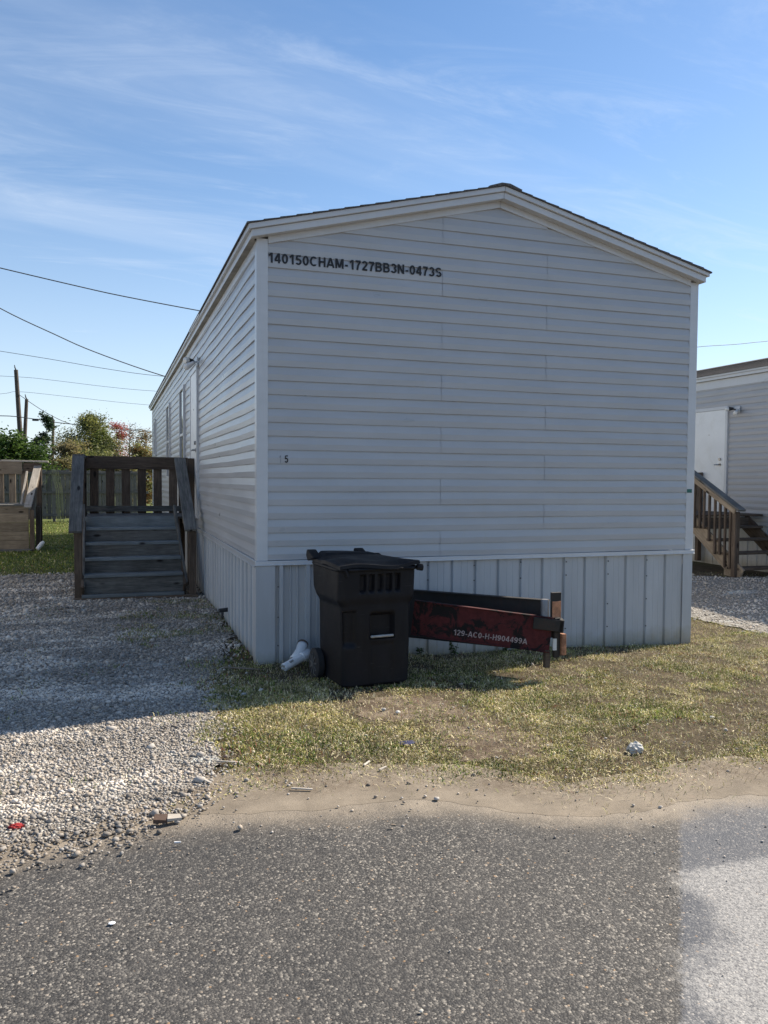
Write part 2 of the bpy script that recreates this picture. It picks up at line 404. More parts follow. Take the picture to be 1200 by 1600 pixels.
tag(sheet('dirt_shoulder', sh_poly, 0, DIRT, .08, (-4, 6, -4, -2), lambda x, y: gz(x, y)+.0069+.006*np.clip((y-EDGE(x)-.02)/.2, 0, 1)), kind='structure')
GRAVEL_L = [(-9, -2.6), (-3, -2.96)] + [(x, float(GEDGE(x))+.03) for x in (-1.9, -1.6, -1.3, -1.05, -.85, -.75)] + [(-.66, -2.37), (-.55, -1.7), (-.5, -1.28), (-.52, -.7), (-.40, -.1), (-.24, .25), (-.10, 1.0), (-.01, 3), (-.01, 5), (-.01, 6.75), (-1.8, 6.85), (-4, 6.7), (-9, 6.6)]
tag(sheet('gravel_drive', jag(GRAVEL_L, .05, .13, 31), .013, GRAV, .2), kind='structure')
GRAVEL_R = [(5.35, -2.2), (5.28, -.1), (5.36, .45), (5.3, 1.15), (5.05, 2.2), (5.0, 4.3), (7.9, 4.25), (8.45, 3.85), (9.98, 3.95), (9.98, -2.6), (7.5, -2.8)]
tag(sheet('gravel_path', jag(GRAVEL_R, .06, .07, 41), .013, GRAV, .2), kind='structure')
PATCH = [(.42, -1.35), (.75, -1.2), (1.05, -1.4), (1.22, -1.9), (1.3, -2.35), (1.1, -2.7), (.75, -2.62), (.62, -2.3), (.66, -1.95), (.4, -1.7)]
tag(sheet('bare_dirt_patch', jag(PATCH, .03, .16, 51), .003, BARE, .08), kind='structure')

# loose stones (stuff)
def ico():
    bm = bmesh.new(); bmesh.ops.create_icosphere(bm, subdivisions=1, radius=1); v = np.array([x.co[:] for x in bm.verts]); f = np.array([[y.index for y in x.verts] for x in bm.faces]); bm.free(); return v, f
IV, IF = ico()
def stones(name, label, x, y, r, mat=M_STONE, tone=None, seed=1, sink=.35, zoff=.012, group=None):
    g = np.random.default_rng(seed); n = len(x)
    co = IV[None]*(1+g.uniform(-.28, .28, (n, 12, 1))); sc = np.stack([g.uniform(.75, 1.25, n), g.uniform(.6, 1.1, n), g.uniform(.45, .8, n)], 1)
    co = co*sc[:, None]*r[:, None, None]
    a = g.uniform(0, 2*PI, n); b = g.uniform(-.5, .5, n)
    ca, sa, cb, sb = np.cos(a), np.sin(a), np.cos(b), np.sin(b)
    X, Y, Z = co[..., 0], co[..., 1], co[..., 2]
    Y, Z = Y*cb[:, None]-Z*sb[:, None], Y*sb[:, None]+Z*cb[:, None]
    X, Y = X*ca[:, None]-Y*sa[:, None], X*sa[:, None]+Y*ca[:, None]
    co = np.stack([X+x[:, None], Y+y[:, None], Z+(gz(x, y)+zoff+r*.55*(1-sink))[:, None]], -1).reshape(-1, 3)
    fc = (IF[None]+np.arange(n)[:, None, None]*12).reshape(-1, 3)
    t = tone if tone is not None else g.random(n)
    hue = g.random(n)
    warm = np.stack([.60+0*t, .51+0*t, .41+0*t], 1); cool = np.stack([.54+0*t, .515+0*t, .48+0*t], 1)
    c = (warm*(hue[:, None])+cool*(1-hue[:, None]))*(.07+1.12*t[:, None])
    cols = np.ones((n, 12, 4)); cols[..., :3] = np.clip(c, .02, .82)[:, None]
    return tag(np_mesh(name, co, fc, mat, cols.reshape(-1, 4)), label, 'gravel', None, 'stuff')
def scatter(n, box, keep, seed):
    g = np.random.default_rng(seed); x = g.uniform(box[0], box[1], n); y = g.uniform(box[2], box[3], n); k = keep(x, y, g); return x[k], y[k]
def soft_in(poly, jx=.10):
    def k(x, y, g):
        return inpoly(x+g.normal(0, jx, x.size), y+g.normal(0, jx, x.size), poly) & ~((x > -.02) & (x < 4.35) & (y > -.02)) 
    return k
def inview(x, y, m=1.0):    # generous cone around the photograph's view
    dx = x+1.147; dy = y+6.6; u = dx*.947-dy*.3214; w = dx*.3214+dy*.947
    return (np.abs(u) < w*.478+m)
def grav_tone(x, y, g):
    n = fbm(x, y, .8, 61); w = fbm(x*1., y*2.4, .9, 71)
    dirty = np.clip((fbm(x, y, .6, 81)-.45)*3, 0, 1)
    edge = np.clip((y-GEDGE(x))/.55, 0, 1)            # browner, dirtier stones next to the road
    t = g.beta(2.2, 1.8, x.size)*.75 + .12 + (n-.5)*.35 + np.clip((w-.54)*4, 0, .5)
    return np.clip(t*(1-.32*dirty)*(.55+.45*edge)+.04, .04, 1.15)
parts = []
for (n, box, rm, sd) in ((58000, (-3.2, .1, -3.3, -.4), .0064, 1), (26000, (-3.6, .05, -.4, 2.8), .0088, 2), (17000, (-4.4, 0.05, 2.8, 7.0), .012, 3)):
    g = np.random.default_rng(sd+100); x, y = scatter(n, box, soft_in(GRAVEL_L, .13), sd); k = inview(x, y, .8); x, y = x[k], y[k]
    parts.append((x, y, .92*rm*np.exp(g.normal(0, .40, x.size)), grav_tone(x, y, g)))
# pebbles spilled onto the shoulder
g = np.random.default_rng(9); x = g.uniform(-3, 1.2, 2600); y = GEDGE(x)-np.abs(g.normal(0, .14, x.size))+.03; k = (x < -.7) | (g.random(x.size) < .04); x, y = x[k], y[k]
parts.append((x, y, .0065*np.exp(g.normal(0, .4, x.size)), grav_tone(x, y, g)*.9))
x, y, r, tn = (np.concatenate([p[i] for p in parts]) for i in range(4))
stones('loose_gravel', 'pale crushed limestone gravel covering the drive left of the white mobile home', x, y, r, tone=tn, seed=4)
g = np.random.default_rng(12); x, y = scatter(15000, (4.9, 10, -2.8, 4.4), soft_in(GRAVEL_R, .08), 8); k = inview(x, y, .6); x, y = x[k], y[k]
stones('loose_gravel', 'pale gravel in the drive between the two mobile homes', x, y, .011*np.exp(g.normal(0, .3, x.size)), tone=np.clip(grav_tone(x, y, g), .2, 1.1), seed=6)
g = np.random.default_rng(14); x = g.uniform(-.8, 5, 700); y = g.uniform(-3.2, -.1, 700)
stones('scattered_pebbles', 'small pale pebbles scattered through the grass in front of the home', x, y, .0055*np.exp(g.normal(0, .45, x.size)), tone=np.clip(g.beta(2, 1.3, x.size), .2, 1), seed=7)
g = np.random.default_rng(15); x = g.uniform(-2.6, 3.2, 500); y = EDGE(x)-np.abs(g.normal(0, .5, x.size))
stones('road_grit', 'loose grit and specks lying on the asphalt road', x, y, .0028*np.exp(g.normal(0, .4, x.size)), tone=np.clip(g.beta(2, 1.3, x.size), .2, 1), seed=8, zoff=.008)

# grass (stuff)
PAL = np.array([(.08, .145, .022), (.18, .235, .036), (.31, .30, .075), (.48, .41, .20), (.78, .68, .45), (.28, .09, .045)])
def blades(name, label, x, y, h, w, mix, seed, lean=.9, zo=.004):
    g = np.random.default_rng(seed); n = len(x); z = gz(x, y)+zo
    a = g.uniform(0, 2*PI, n); ln = g.uniform(.2, lean, n)*h; d = np.stack([np.cos(a), np.sin(a)], 1); s = np.stack([-np.sin(a), np.cos(a)], 1)
    s2 = g.uniform(0, 2*PI, n); s = np.stack([np.cos(s2), np.sin(s2)], 1)
    base = np.stack([x, y, z], 1); hh = h*np.clip(1.05-(ln/h)*.75, .12, 1)
    def P(t, wf, sg): 
        o = base.copy(); o[:, :2] += d*(ln*t**1.6)[:, None]+s*(w*wf*sg)[:, None]; o[:, 2] += hh*t*(1.25-.25*t) - h*.12*t**3; return o
    co = np.stack([P(0, .5, -1), P(0, .5, 1), P(.55, .42, 1), P(.55, .42, -1), P(1., .06, 1), P(1., .06, -1)], 1).reshape(-1, 3)
    o6 = np.arange(n)[:, None]*6
    fc = np.concatenate([o6+np.array([[0, 1, 2, 3]]), o6+np.array([[3, 2, 4, 5]])])
    ci = mix(x, y, g); c = PAL[ci]*g.uniform(.6, 1.35, (n, 1))*(.25+1.5*fbm(x, y, .13, seed))[:, None]; tipc = c*1.15
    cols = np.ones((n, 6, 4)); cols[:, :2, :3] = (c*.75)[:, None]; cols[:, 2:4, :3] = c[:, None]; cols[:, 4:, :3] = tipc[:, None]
    return tag(np_mesh(name, co, fc, M_BLADE, cols.reshape(-1, 4)), label, 'grass', None, 'stuff')
def pick(p, g):   # p (n,6) weights
    p = np.clip(p, 0, None); p = p/p.sum(1, keepdims=True); return (np.cumsum(p, 1) < g.random(len(p))[:, None]).sum(1).clip(0, 5)
def lawn_mix(x, y, g):
    a = fbm(x, y, .55, 101); b = fbm(x, y, .35, 111); c = fbm(x, y, .3, 121)
    green = np.clip((a-.36)*5, .1, 1.6)
    leftgreen = np.clip(1.2-x*.25, .3, 1.2)
    return pick(np.stack([green*.9*leftgreen, green*1.2, 1.+0*a, .8+(1-a), .55+np.clip((b-.45)*3, 0, 1), np.clip((c-.62)*9, 0, 1.8)*(x > .9)+.02], 1), g)
def lawn_keep(x, y, g):
    e = GEDGE(x)-.17+.48*(fbm(x, y, .3, 131)-.42)
    lx = np.interp(y, [-2.7, -2.37, -1.3, -.08, .1], [-.72, -.58, -.56, -.45, -.35])+.75*(fbm(x, y, .22, 141)-.5)+g.normal(0, .05, x.size)
    ok = (y > e) & (x > lx) & ~((x > -.03) & (x < 4.36) & (y > -.03))
    d = fbm(x, y, .42, 151); dens = np.clip((d-.38)*5, .07, 1)
    dens = dens*np.clip((y-e)/.32+.12, .08, 1)
    bare = inpoly(x+g.normal(0, .07, x.size), y+g.normal(0, .07, x.size), PATCH); dens = np.where(bare, dens*.22, dens)
    shade = (y > -.75)
    dens = np.where(shade, dens*.7, dens)
    return ok & (g.random(x.size) < dens) & inview(x, y, .9)
g = np.random.default_rng(21)
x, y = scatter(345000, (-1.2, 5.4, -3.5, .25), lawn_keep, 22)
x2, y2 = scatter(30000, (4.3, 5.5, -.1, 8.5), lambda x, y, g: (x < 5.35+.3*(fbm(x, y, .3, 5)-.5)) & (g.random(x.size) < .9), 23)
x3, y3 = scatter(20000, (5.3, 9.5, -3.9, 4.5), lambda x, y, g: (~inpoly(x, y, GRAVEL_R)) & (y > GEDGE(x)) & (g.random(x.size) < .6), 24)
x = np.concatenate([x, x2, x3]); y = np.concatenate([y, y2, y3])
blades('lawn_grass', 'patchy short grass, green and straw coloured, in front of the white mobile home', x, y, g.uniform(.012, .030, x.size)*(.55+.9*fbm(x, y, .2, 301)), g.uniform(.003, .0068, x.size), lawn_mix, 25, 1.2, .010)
# flat straw and dead blades lying on the ground
x, y = scatter(60000, (-1.1, 5.6, -3.7, .0), lambda x, y, g: (y > GEDGE(x)-.34*g.random(x.size)**1.3) & (x > -.75+.3*g.random(x.size)) & (g.random(x.size) < .75), 26)
g = np.random.default_rng(27)
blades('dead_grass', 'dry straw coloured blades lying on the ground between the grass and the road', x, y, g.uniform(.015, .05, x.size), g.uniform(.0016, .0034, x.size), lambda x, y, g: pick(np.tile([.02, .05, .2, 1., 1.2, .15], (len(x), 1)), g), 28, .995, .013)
# weeds sprouting in the gravel by the home's wall
def weedk(x, y, g):
    c = fbm(x*.8, y, .35, 161); side = np.clip(1-(-x)/1.1, 0, 1)
    return (c > .62-.19*side) & (x < -.02) & (g.random(x.size) < .8)
x, y = scatter(42000, (-2.6, 0, -2.6, 3.6), weedk, 29); g = np.random.default_rng(30)
k = (x > -1.15+.25*np.maximum(0, -y)) | (g.random(x.size) < .10); x, y = x[k], y[k]
blades('gravel_weeds', 'low weeds and grass tufts growing through the gravel beside the wall', x, y, g.uniform(.018, .045, x.size), g.uniform(.003, .006, x.size), lambda x, y, g: pick(np.tile([.9, .7, .5, .4, .15, .35], (len(x), 1)), g), 31, .9, .022)
# lawn beyond the gravel
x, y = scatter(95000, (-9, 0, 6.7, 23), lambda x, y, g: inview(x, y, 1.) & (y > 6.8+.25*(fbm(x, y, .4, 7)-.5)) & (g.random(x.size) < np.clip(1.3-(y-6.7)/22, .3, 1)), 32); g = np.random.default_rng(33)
blades('lawn_grass', 'green lawn behind the drive, reaching back to the wooden fence', x, y, g.uniform(.03, .07, x.size), g.uniform(.006, .014, x.size), lambda x, y, g: pick(np.tile([1.2, 1.3, .9, .35, .1, .02], (len(x), 1)), g), 34)

# ------------------------------------------------------------------ mobile homes
def half_chevron(mb, side, W, z0, z1, y0, y1, ov, gap=.0015):
    """one raking board: bottom z0+.25x, top z1+.25x, thickness y0..y1"""
    xa, xb = (-ov, W/2-gap)
    if side and ov > 0: xa = -(ov-.035)
    pts = [(xa, z0+.25*xa), (xb, z0+.25*xb), (xb, z1+.25*xb), (xa, z1+.25*xa)]
    if side: pts = [(W-x, z) for x, z in pts]
    mb.prism(pts, y0, y1)
CH = .1143
def siding_rows(z0, zmax):
    k = 0
    while z0+k*CH < zmax: yield k, z0+k*CH; k += 1
ROW = [(0., -.0035), (0.001, -.0140), (.050, -.0165), (.060, -.0140), (CH+.002, -.0030)]
def home(ox, oy, W, L, zs, label, wall_mat, base, ztop=3.49, frz=3.375, front_gable=True):
    H = empty('mobile_home', (ox, oy, base), label, 'mobile home')
    dz = ztop-3.49
    O = lambda x, y, z: (ox+x, oy+y, z)
    def T(mb):
        mb.v = [(v[0]+ox, v[1]+oy, v[2]) for v in mb.v]; return mb
    def zl(x): return 3.45+dz+.25*min(x, W-x)
    # end wall siding
    if front_gable:
        mb = MB(); z0 = zs
        for k, zb in siding_rows(z0, 4.0+dz):
            seam = 1.614 if (k//2) % 2 == 0 else 2.653
            def lim(z):
                m = max(.0, (z-(3.45+dz))/.25); return max(.072, m), min(W-.072, W-m)
            segs = [(0, seam, 0.), (seam+.0018, W, -.0024)]
            for a, b, off in segs:
                rows = []
                for dzr, yo in ROW:
                    z = zb+dzr; l, r = lim(z); l = max(l, a); r = min(r, b)
                    if r <= l: rows = None; break
                    n = 14; xs = np.linspace(l, r, n)
                    rows.append([(x, yo+off+.0012*math.sin(x*2.3+k*1.7), z+.0016*math.sin(x*1.9+k*.9)) for x in xs])
                if rows is None: continue
                n = 14; base_i = len(mb.v); mb.v += [p for r_ in rows for p in r_]
                for i in range(len(rows)-1):
                    for j in range(n-1): mb.f.append((base_i+i*n+j, base_i+i*n+j+1, base_i+(i+1)*n+j+1, base_i+(i+1)*n+j))
        T(mb).build('end_wall_siding', wall_mat, H)
        # backing wall so nothing shows through
        mb = MB(); mb.prism([(.004, zs), (W-.004, zs), (W-.004, 3.44+dz), (W/2, 3.97+dz), (.004, 3.44+dz)], .001, .02); T(mb).build('end_wall', wall_mat, H)
    # long wall siding, facing -X, slightly wavy
    mb = MB(); n = 90; ys = np.linspace(.072, L-.05, n)
    for k, zb in siding_rows(zs, 3.40+dz):
        b0 = len(mb.v)
        for dzr, xo in ROW:
            for yv in ys:
                wv = .003*math.sin(yv*1.3+k*.35)+.0022*math.sin(yv*2.9+k*.8+1)
                mb.v.append((xo+.0025*math.sin(yv*2.2+k*.5)+.0015*math.sin(yv*5+k), yv, min(zb+dzr+wv*min(.9, max(.25, (zb-.8)*.7)), 3.44+dz)))
        for i in range(len(ROW)-1):
            for j in range(n-1): mb.f.append((b0+i*n+j, b0+(i+1)*n+j, b0+(i+1)*n+j+1, b0+i*n+j+1))
    T(mb).build('long_wall_siding', wall_mat, H)
    mb = MB(); mb.box(.001, .03, .02, L, zs, 3.45+dz); mb.box(W-.03, W-.001, .02, L, zs, 3.45+dz); mb.prism([(.004, zs), (W-.004, zs), (W-.004, 3.44+dz), (W/2, 3.97+dz), (.004, 3.44+dz)], L-.02, L+.001)
    T(mb).build('wall', wall_mat, H)
    # corner trim
    for sx in (0, 1):
        mb = MB(); x0 = -.019 if sx == 0 else W-.075; x1 = .075 if sx == 0 else W+.019
        mb.box(x0, x1, -.019, -.001, zs-.002, ztop-.0175); xx = (-.019, -.001) if sx == 0 else (W+.001, W+.019)
        mb.box(xx[0], xx[1], -.001, .075, zs-.002, ztop-.024); T(mb).build('corner_trim', TRIM, H, bevel=.003)
    mb = MB(); mb.box(-.019, 0, L-.07, L+.01, zs, ztop-.04); T(mb).build('corner_trim', TRIM, H)
    # band between siding and skirting
    mb = MB(); mb.box(-.030, W+.030, -.032, -.002, zs-.037, zs-.003); mb.box(-.0305, W+.0305, -.038, -.030, zs-.041, zs-.034); T(mb).build('trim_band', TRIM, H, bevel=.002)
    mb = MB(); mb.box(-.030, -.002, 0., L, zs-.050, zs-.003); mb.box(-.037, -.0285, 0., L, zs-.056, zs-.047); T(mb).build('trim_band', VINYL, H, bevel=.002)
    # skirting
    bot = base-.13
    def corr(pts, z0, z1, axis):
        mb = MB(); 
        for a, b in zip(pts[:-1], pts[1:]):
            q = [(a[0], a[1], z0), (b[0], b[1], z0), (b[0], b[1], z1), (a[0], a[1], z1)]
            if axis == 'y': q = [(c[1], c[0], c[2]) for c in q]
            mb.add(q, [(0, 1, 2, 3)])
        return mb
    def side_ribs(s0, s1):
        pts = []; s = s0
        while s < s1:
            pts += [(s, .0), (s+.004, -.013), (s+.040, -.013), (s+.046, .004), (s+.052, .0)]; s += .2286
            pts += [(s-.10, 0.), (s-.097, -.004), (s-.088, -.004), (s-.085, 0.)]
        return [p for p in pts if p[0] < s1]+[(s1, 0.)]
    def raised(s0, s1):
        pts = []; s = s0
        while s < s1:
            pts += [(s, .006), (s+.006, -.030), (s+.036, -.030), (s+.046, .006)]
            for m in (.095, .155): pts += [(s+m, .006), (s+m+.004, -.004), (s+m+.013, -.004), (s+m+.018, .006)]
            s += .2286
        return [p for p in pts if p[0] < s1]+[(s1, 0.)]
    def grooved(s0, s1):
        pts = [(s0, -.008)]; s = s0+.06
        while s < s1-.06:
            pts += [(s-.003, -.008), (s, .013), (s+.020, .013), (s+.032, -.008)]
            for m in (.1, .16): pts += [(s+m, -.008), (s+m+.003, -.006), (s+m+.007, -.006), (s+m+.010, -.008)]
            s += .2286
        return [p for p in pts if p[0] < s1]+[(s1, -.008)]
    cut = .74
    T(corr([(.11, .006)]+raised(.165, cut), bot, zs-.03, 'x')).build('skirting', SKIRT, H)
    T(corr(grooved(cut+.001, W-.09), bot, zs-.03, 'x')).build('skirting', SKIRT, H)
    sl = side_ribs(.10, L)
    T(corr(sl, bot, zs-.04, 'y')).build('skirting', SKIRT, H)
    mb = MB(); mb.box(W-.02, W, .05, L, bot, zs-.03); mb.box(0, W, L-.02, L, bot, zs-.03); T(mb).build('skirting', SKIRT, H)
    mb = MB(); mb.box(-.021, .135, -.027, -.023, bot, zs-.037); mb.box(-.026, -.021, -.0265, .10, bot, zs-.05)
    T(mb).build('skirting_corner', SKIRT, H)
    mb = MB(); mb.box(W-.10, W+.012, -.022, -.018, bot, zs-.037); mb.box(W+.006, W+.011, -.0185, .10, bot, zs-.05)
    T(mb).build('skirting_corner', SKIRT, H)
    # gable boards
    for side in (0, 1):
        mb = MB(); half_chevron(mb, side, W, 3.417+dz, 3.4715+dz, -.024, -.002, -.076); T(mb).build('frieze_board', TRIM, H)
        mb = MB(); half_chevron(mb, side, W, 3.472+dz, 3.529+dz, -.100, .0, .072); T(mb).build('rake_board', TRIM, H, bevel=.0025)
        mb = MB(); half_chevron(mb, side, W, 3.531+dz, 3.574+dz, -.122, .0, .098); T(mb).build('rake_board', TRIM, H, bevel=.0025)
    # eaves, left side
    for sx, nm in ((0, 1), (1, 1)):
        f = (lambda a: a) if sx == 0 else (lambda a: W-(a+.035) if a < -.04 else (W-.012 if a == -.03 else W-a))
        for a0, a1, z0, z1 in ((-.072, -.03, 3.455, 3.510), (-.099, -.03, 3.511, 3.548)):
            mb = MB(); mb.box(*sorted((f(a0), f(a1))), .001, L+.1, z0+dz, z1+dz); T(mb).build('fascia', TRIM, H, bevel=.0025)
        mb = MB(); mb.box(*sorted((f(-.071), f(-.001))), .001, L, 3.452+dz, 3.4545+dz)
        T(mb).build('soffit', SOFFIT, H)
        mb = MB(); mb.box(*sorted((f(-.020), f(-.002))), .076, L, frz+dz, 3.451+dz); T(mb).build('frieze_board', TRIM, H, bevel=.002)
    # shingled roof, stepped courses
    for side in (0, 1):
        prof = []; x = -.115; nC = 17; wC = (W/2+.115)/nC
        base_z = lambda x: 3.576+dz+.25*x
        for i in range(nC):
            xa = x+i*wC; xb = xa+wC; th = .017
            prof += [(xa, base_z(xa)+.004+.0075), (xb+.004, base_z(xb)+.006)]
        prof[-1] = (W/2+.0, base_z(W/2)+.012)
        poly = [(x, base_z(x)-.001), *prof, (W/2, base_z(W/2)-.001)]
        if side: poly = [(W-max(a, -.078), b) for a, b in poly]
        mb = MB(); mb.prism(poly, -.136, L+.13); T(mb).build('roof', SHINGLE, H)
    mb = MB(); zc = 3.576+dz+.25*W/2
    mb.prism([(W/2-.16, zc-.022), (W/2-.04, zc+.018), (W/2+.04, zc+.018), (W/2+.16, zc-.022), (W/2+.155, zc-.032), (W/2, zc+.003), (W/2-.155, zc-.032)], -.139, L+.12)
    T(mb).build('ridge_cap', SHINGLE, H)
    return H, T
W1 = 4.32; L1 = 17.56
H1, T1 = home(0, 0, W1, L1, .847, 'white vinyl sided mobile home with black serial number painted under its front gable', VINYL, 0.)
# skirting screws
sc = None
for x in (.165, .62, 1.50, 1.95, 2.42, 2.9, 3.36, 3.80):
    for z in (.77, .62, .36, .12):
        if (x < .3 and z > .7) or (x in (1.95, 2.9) and z < .5 and z > .2): continue
        if sc is None:
            mb = MB(); mb.tube([(0, -.008, 0), (0, -.003, 0)], .0065, 8); sc = mb.build('screw', SCREW, None); o = sc
        else: o = sc.copy(); C.objects.link(o)
        o.location = (x, (-.010 if x > .74 else -.001), z+random.uniform(-.02, .02)); attach(o, H1)
# painted serial number and house number
def _arc(cx, cy, rx, ry, a0, a1, n=16): return [(cx+rx*math.cos(math.radians(a0+(a1-a0)*i/n)), cy+ry*math.sin(math.radians(a0+(a1-a0)*i/n))) for i in range(n+1)]
GL = {'1': (.50, [[(.06, .73), (.22, .80), (.33, .98)], [(.345, 1), (.345, 0)]]), '4': (.60, [[(.43, 0), (.43, 1)], [(.40, .96), (.08, .33)], [(.02, .27), (.58, .27)]]),
 '0': (.60, [_arc(.30, .5, .20, .41, 0, 360, 28)]), '5': (.60, [[(.52, .91), (.17, .91), (.12, .50)], _arc(.29, .33, .21, .25, 140, -150)]),
 'C': (.74, [_arc(.38, .5, .28, .41, 45, 315, 24)]), 'H': (.70, [[(.11, 0), (.11, 1)], [(.59, 0), (.59, 1)], [(.11, .52), (.59, .52)]]),
 'A': (.74, [[(.06, 0), (.37, .99)], [(.37, .99), (.68, 0)], [(.17, .28), (.57, .28)]]), 'M': (.84, [[(.11, 0), (.11, 1)], [(.73, 0), (.73, 1)], [(.15, .97), (.42, .08)], [(.42, .08), (.69, .97)]]),
 '-': (.36, [[(.04, .36), (.32, .36)]]), '7': (.58, [[(.04, .91), (.54, .91)], [(.50, .88), (.30, .48), (.22, 0)]]),
 '2': (.60, [_arc(.29, .70, .20, .21, 165, -35)+[(.12, .12)], [(.04, .09), (.55, .09)]]),
 'B': (.70, [[(.11, 0), (.11, 1)], [(.11, .91), (.38, .91)]+_arc(.38, .715, .16, .195, 90, -90, 10)+[(.11, .52)], [(.11, .52), (.40, .52)]+_arc(.40, .305, .19, .215, 90, -90, 10)+[(.11, .09)]]),
 '3': (.60, [_arc(.28, .71, .19, .20, 160, -80), _arc(.28, .30, .22, .21, 80, -160)]), 'N': (.70, [[(.11, 0), (.11, 1)], [(.59, 0), (.59, 1)], [(.13, .95), (.57, .05)]]),
 'S': (.66, [_arc(.33, .71, .22, .20, 25, 250), _arc(.33, .29, .23, .20, 95, -155)]),
 '9': (.60, [_arc(.29, .67, .20, .24, 0, 360, 22), [(.49, .66), (.47, .34), (.38, .13), (.24, .08), (.10, .17)]])}
def stroke_mesh(body, t):
    mb = MB(); x = 0; q = 0
    for ch in body:
        w_, lines = GL[ch]
        for ln in lines:
            q += 1; dy = -.0009*(q % 3)*10; n = len(ln); closed = n > 20 and abs(ln[0][0]-ln[-1][0]) < 1e-6; L_ = []; R_ = []
            for i, p in enumerate(ln):
                a = ln[i-1] if i else (ln[-2] if closed else p); b = ln[i+1] if i < n-1 else (ln[1] if closed else p)
                d = Vector((b[0]-a[0], b[1]-a[1])).normalized(); nn = Vector((-d.y, d.x))
                L_.append((x+p[0]+nn.x*t/2, dy, p[1]+nn.y*t/2)); R_.append((x+p[0]-nn.x*t/2, dy, p[1]-nn.y*t/2))
            b0 = len(mb.v); mb.v += L_+R_
            for i in range(n-1): mb.f.append((b0+i, b0+i+1, b0+n+i+1, b0+n+i))
        x += w_+.075
    return mb, x-.075
def stroke_text(body, x0, x1, z0, h, y, mat, parent, slope=0., t=.185, name='lettering', fn=None):
    mb, wd = stroke_mesh(body, t); sx = (x1-x0)/wd
    f = fn or (lambda u, d, v: (x0+u*sx, y+d*.03, z0+v*h+slope*u*sx))
    mb.v = [f(*v) for v in mb.v]; return mb.build(name, mat, parent)
stroke_text('140150CHAM-1727BB3N-0473S', .074, 1.604, 3.283, .081, -.0192, INK, H1, slope=.0075)
stroke_text('5', .212, .245, 1.657, .062, -.0192, INK, H1, t=.17)
stroke_text('1', .168, .186, 1.657, .060, -.0175, INKF, H1, t=.15)
mb = MB(); mb.box(4.250, 4.308, -.0235, -.0195, 1.412, 1.448); T1(mb).build('address_tag', GREEN, H1, bevel=.001)

def door(H, X, y0, y1, z0, z1, hy, label=None, sgn=-1):
    # sgn -1: wall faces -X
    F = lambda d: X-d
    mb = MB()
    for a, b, c, d in ((y0-.06, y0, z0-.02, z1+.06), (y1, y1+.06, z0-.02, z1+.06), (y0, y1, z1, z1+.06), (y0, y1, z0-.02, z0)): mb.box(F(.045), F(.001), a, b, c, d)
    fr = mb.build('door_frame', TRIM, H, bevel=.002)
    mb = MB(); mb.box(F(.036), F(.002), y0+.004, y1-.004, z0+.004, z1-.004); D = mb.build('door', DOORW, H, bevel=.003)
    mb = MB(); mb.tube([(F(.034), hy, z0+.92), (F(.085), hy, z0+.92)], .013, 10); mb.tube([(F(.080), hy-.012, z0+.92), (F(.084), hy+.10, z0+.917)], .011, 8); mb.tube([(F(.030), hy, z0+.92), (F(.042), hy, z0+.92)], .032, 14)
    mb.build('handle', CHROME, D, smooth=True)
    mb = MB(); mb.tube([(F(.030), hy, z0+1.02), (F(.062), hy, z0+1.02)], .027, 14); mb.build('deadbolt', CHROME, D, smooth=True)
    mb = MB(); mb.tube([(F(.034), (y0+y1)/2, z0+1.5), (F(.040), (y0+y1)/2, z0+1.5)], .012, 10); mb.build('peephole', CHROME, D)
def window(H, X, y0, y1, z0, z1):
    F = lambda d: X-d; mb = MB(); w = .055
    for a, b, c, d in ((y0, y0+w, z0, z1), (y1-w, y1, z0, z1), (y0+w, y1-w, z1-w, z1), (y0+w, y1-w, z0, z0+w)): mb.box(F(.05), F(.001), a, b, c, d)
    fr = mb.build('window', TRIM, H, bevel=.003)
    mb = MB(); mb.box(F(.028), F(.020), y0+w, y1-w, z0+w, z1-w); mb.build('pane', PANE, fr)
    mb = MB(); mb.box(F(.040), F(.018), y0+w, y1-w, (z0+z1)/2-.02, (z0+z1)/2+.02); mb.build('sash', TRIM, fr)
def flood(H, X, y, z, flip=1):
    F = lambda d: X-d
    mb = MB(); mb.box(F(.030), F(.012), y-.07, y+.07, z-.06, z+.06); b = mb.build('floodlight', TRIM, H, bevel=.004)
    for s, dz in ((-1, -.035), (1, .02)):
        p0 = Vector((F(.03), y+s*.03, z)); p1 = Vector((F(.09), y+s*.06, z+dz)); p2 = p1+Vector((-.075*1, s*.05*flip, -.045 if s < 0 else -.006))
        mb = MB(); mb.tube([p0, p1], .012, 8); mb.tube([p1-(p2-p1)*.3, p1, p1+(p2-p1)*.65], [.022, .028, .040], 14); l = mb.build('lamp_holder', DARKM if s > 0 else TRIM, b, smooth=True)
        mb = MB(); d = (p2-p1).normalized(); q = p1+(p2-p1)*.62; mb.tube([q, q+d*.03, q+d*.055, q+d*.068], [.038, .046, .038, .012], 16); mb.build('bulb', GLASSL, b, smooth=True)
door(H1, 0, 4.66, 5.52, .99, 3.0, 4.78)
window(H1, 0, 6.68, 7.5, 1.45, 3.02); window(H1, 0, 10.07, 10.92, 1.5, 3.03); window(H1, 0, 15.45, 16.05, 2.1, 3.06)
flood(H1, -.012, 4.62, 3.10, -1)
# loose strip of fascia on the left eave
mb = MB(); mb.box(-.112, -.102, 3.6, 4.9, 3.515, 3.556, Matrix.Rotation(.004, 4, 'X')); mb.build('loose_fascia_strip', WHITEP, H1)

